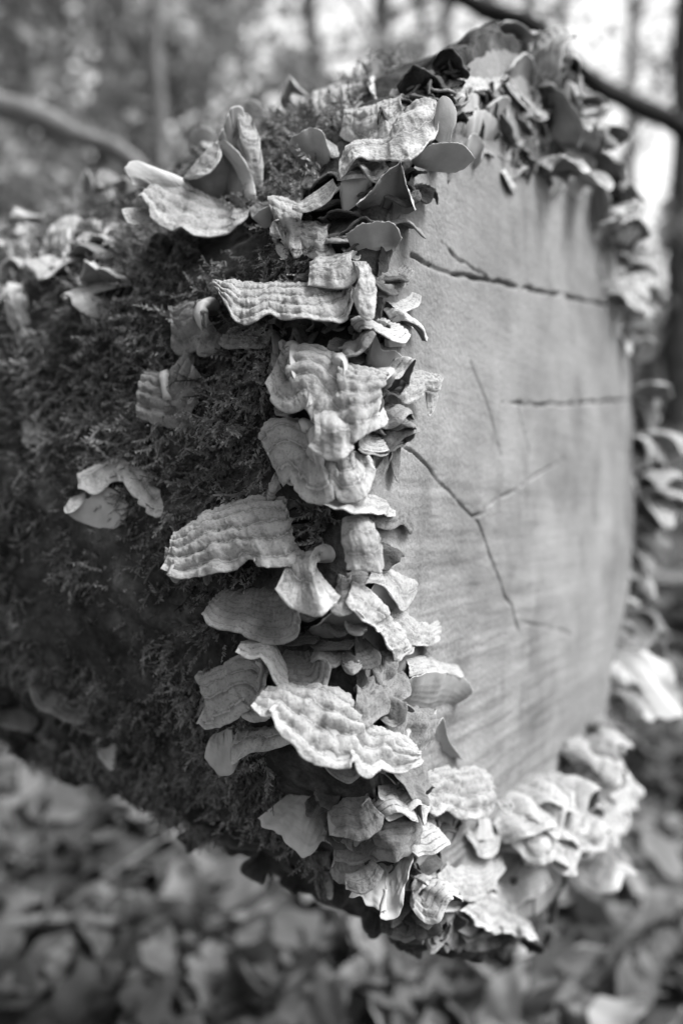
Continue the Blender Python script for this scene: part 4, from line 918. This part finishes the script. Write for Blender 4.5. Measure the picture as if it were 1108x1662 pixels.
q = at(1330, 360, 2.0)
branch('leaning_branch', 'dark bare branch slanting down across the bright sky behind the log', [at(560, -150, 1.5), at(740, -8, 1.5), at(860, 40, 1.5), at(960, 130, 1.55), at(1110, 212, 1.7), at(1330, 400, 1.9), on_ground(at(1500, 600, 2.1)[0], at(1500, 600, 2.1)[1], -.05)], .015, .021, 'dtrunk', twigs=2, jit=.006)
branch('broken_branch', 'thick pale broken branch lying on the slope behind the log', [on_ground(-1.5, 1.75, .0), at(-260, 100, 1.75), at(-20, 170, 1.6), at(60, 188, 1.55), at(135, 222, 1.5), at(195, 246, 1.45), at(240, 285, 1.45)], .038, .012, 'deadwood', twigs=0)
branch('fallen_stick', 'grey stick lying on the slope beyond the far edge of the cut', [on_ground(.55, 2.3, .05), on_ground(.85, 2.25, .07), on_ground(1.4, 2.1, .05)], .025, .02, 'deadwood', twigs=1)
branch('fallen_stick', 'thin pale stick among the dead leaves under the mossy log', [on_ground(*at(-60, 1462, 1.0)[:2], .03), on_ground(*at(60, 1458, 1.02)[:2], .035), on_ground(*at(200, 1452, 1.02)[:2], .03)], .008, .006, 'deadwood', twigs=1)

def leaves_cloud(C, spread, n, size, base):
    c = C[rng.integers(0, len(C), n)] + rng.normal(size=(n, 3)) * spread
    A = nrm(rng.normal(size=(n, 3))); B = nrm(np.cross(A, rng.normal(size=(n, 3)))); s = size * rng.uniform(.6, 1.3, (n, 1))
    V = np.stack([c - A * s * .5, c + B * s * .28, c + A * s * .5, c - B * s * .28], 1).reshape(-1, 3)
    f = np.arange(n * 4).reshape(n, 4)
    sh = np.repeat(np.clip(base * np.exp(rng.normal(size=n) * .3), .02, .4), 4)
    return V, f, sh
def tree(name, label, x, y, h, r, n_limb, n_leaf, low, spread, mat='trunk', leaf=.10, lsh=.20, lean=(0, 0), cat='tree', group=None, limbs_up=.5):
    b = on_ground(x, y, -.1); root = tag(empty(name, b), label, cat, group)
    C = curve([b, b + np.array([lean[0] * .4, lean[1] * .4, h * .45]), b + np.array([lean[0], lean[1], h])], 26, .03)
    V, f = tube(C, np.linspace(r, r * .35, 26), 12, .12, rng.integers(1000)); link('trunk', mesh_from('trunk', V - b, f, mat=M[mat]), root)
    ends = []; parts = []
    for k in range(n_limb):
        i = int(np.clip((low + (1 - low) * rng.uniform()) * 25, 1, 24)); a = rng.uniform(0, 6.28); l = spread * rng.uniform(.5, 1.2)
        d = np.array([math.cos(a), math.sin(a), limbs_up * rng.uniform(-.2, 1.2)])
        E = [C[i], C[i] + d * l * .5 + np.array([0, 0, .05 * l]), C[i] + d * l + rng.normal(size=3) * .1 * l]
        Cl = curve(E, 9); parts.append(tube(Cl, np.linspace(r * .3, r * .06, 9), 5)); ends += [Cl[4], Cl[6], Cl[7], Cl[8], Cl[8]]
    for V, f in parts: link('limb', mesh_from('limb', V - b, f, mat=M[mat]), root)
    if n_leaf and ends:
        V, f, sh = leaves_cloud(np.array(ends), spread * .16, n_leaf, leaf, lsh)
        link('crown', mesh_from('crown', V - b, f, attrs={'shade': sh}, mat=M['leaf'], smooth=False), root)
def px(u, d): return (u - 554) / F * d
tree('birch_sapling', 'slim pale straight trunk rising behind the mossy shoulder', px(272, 3.4), 3.4, 5, .030, 5, 500, .55, .8, 'ptrunk')
tree('tree', 'dark trunk standing against the sky at the right', px(1102, 5.0), 5.0, 7, .11, 10, 600, .35, 1.6, 'trunk')
tree('tree', 'grey trunk between two bright sky gaps above the log top', px(620, 7.5), 7.5, 8, .10, 10, 600, .25, 1.5, 'trunk')
tree('tree', 'slender grey trunk left of the brightest sky gap', px(505, 6.0), 6.0, 8, .06, 12, 2600, .18, 1.3, 'trunk')
tree('tree', 'far trunk half lost in the undergrowth at the upper left', px(35, 7.0), 7.0, 8, .14, 12, 3000, .2, 1.7, 'trunk')
tree('tree', 'thin leaning trunk amid the undergrowth', px(160, 5.5), 5.5, 6, .05, 12, 2600, .2, 1.3, 'trunk', lean=(.5, 0))
tree('tree', 'distant thin tree above the dark branch', px(850, 9.0), 9.0, 8, .07, 12, 700, .2, 1.6, 'trunk')
tree('tree', 'distant pale tree beside the dark trunk', px(1010, 10.0), 10.0, 8, .09, 12, 700, .2, 1.6, 'ptrunk')
tree('tree', 'distant tree right behind the top of the log', px(720, 11.0), 11.0, 8, .10, 12, 700, .2, 1.6, 'trunk')
for lab, u, d in (('thin sparse tree against the brightest sky gap', 680, 6.5), ('sparse tree with drooping twigs over the dark branch', 900, 5.5), ('slight sapling above the crest of the log', 790, 7.5)):
    tree('tree', lab, px(u, d), d, 5.5, .035, 26, 260, .06, .95, 'trunk', leaf=.10, lsh=.16)
GB = 'leafy bushes of the undergrowth on the slope'
for (u, d, h, n) in ((-60, 3.2, 1.5, 2200), (60, 4.0, 1.9, 2600), (180, 4.6, 2.1, 2600), (330, 4.4, 1.7, 2200), (410, 5.4, 2.0, 2200), (470, 4.6, 1.3, 1600), (120, 6.2, 2.9, 3000), (250, 6.6, 2.9, 3000), (370, 7.2, 2.6, 2600), (0, 6.4, 3.0, 3000), (560, 6.5, 1.5, 1300), (940, 5.6, 1.0, 900), (1040, 5.2, 1.1, 900), (1180, 5.2, 1.6, 1500)):
    tree('bush', 'blurred leafy bush in the undergrowth on the slope behind the log', px(u, d), d, h, .025, 16, int(n * .42), .05, .62, 'trunk', leaf=.11, lsh=.26, cat='bush', group=GB)

# unseen tall trees added all round to block sky light, left open towards the sun
k = 0
for i in range(90):
    az = rng.uniform(0, 360)
    if abs((az - 112 + 180) % 360 - 180) < 58: continue
    r = rng.uniform(2.6, 6.0); x, y = r * math.sin(R(az)), r * math.cos(R(az))
    if y > 0 and abs(x / max(y, .01)) < .8: continue
    tree('sky_blocker_tree', 'tall leafy tree added above the view to block sky light', x, y, 7.5, .10, 12, 800, .55, 2.1, 'trunk', leaf=.34, lsh=.10, group='tall trees added out of view to block the sky', limbs_up=.6)
    k += 1
    if k == 24: break
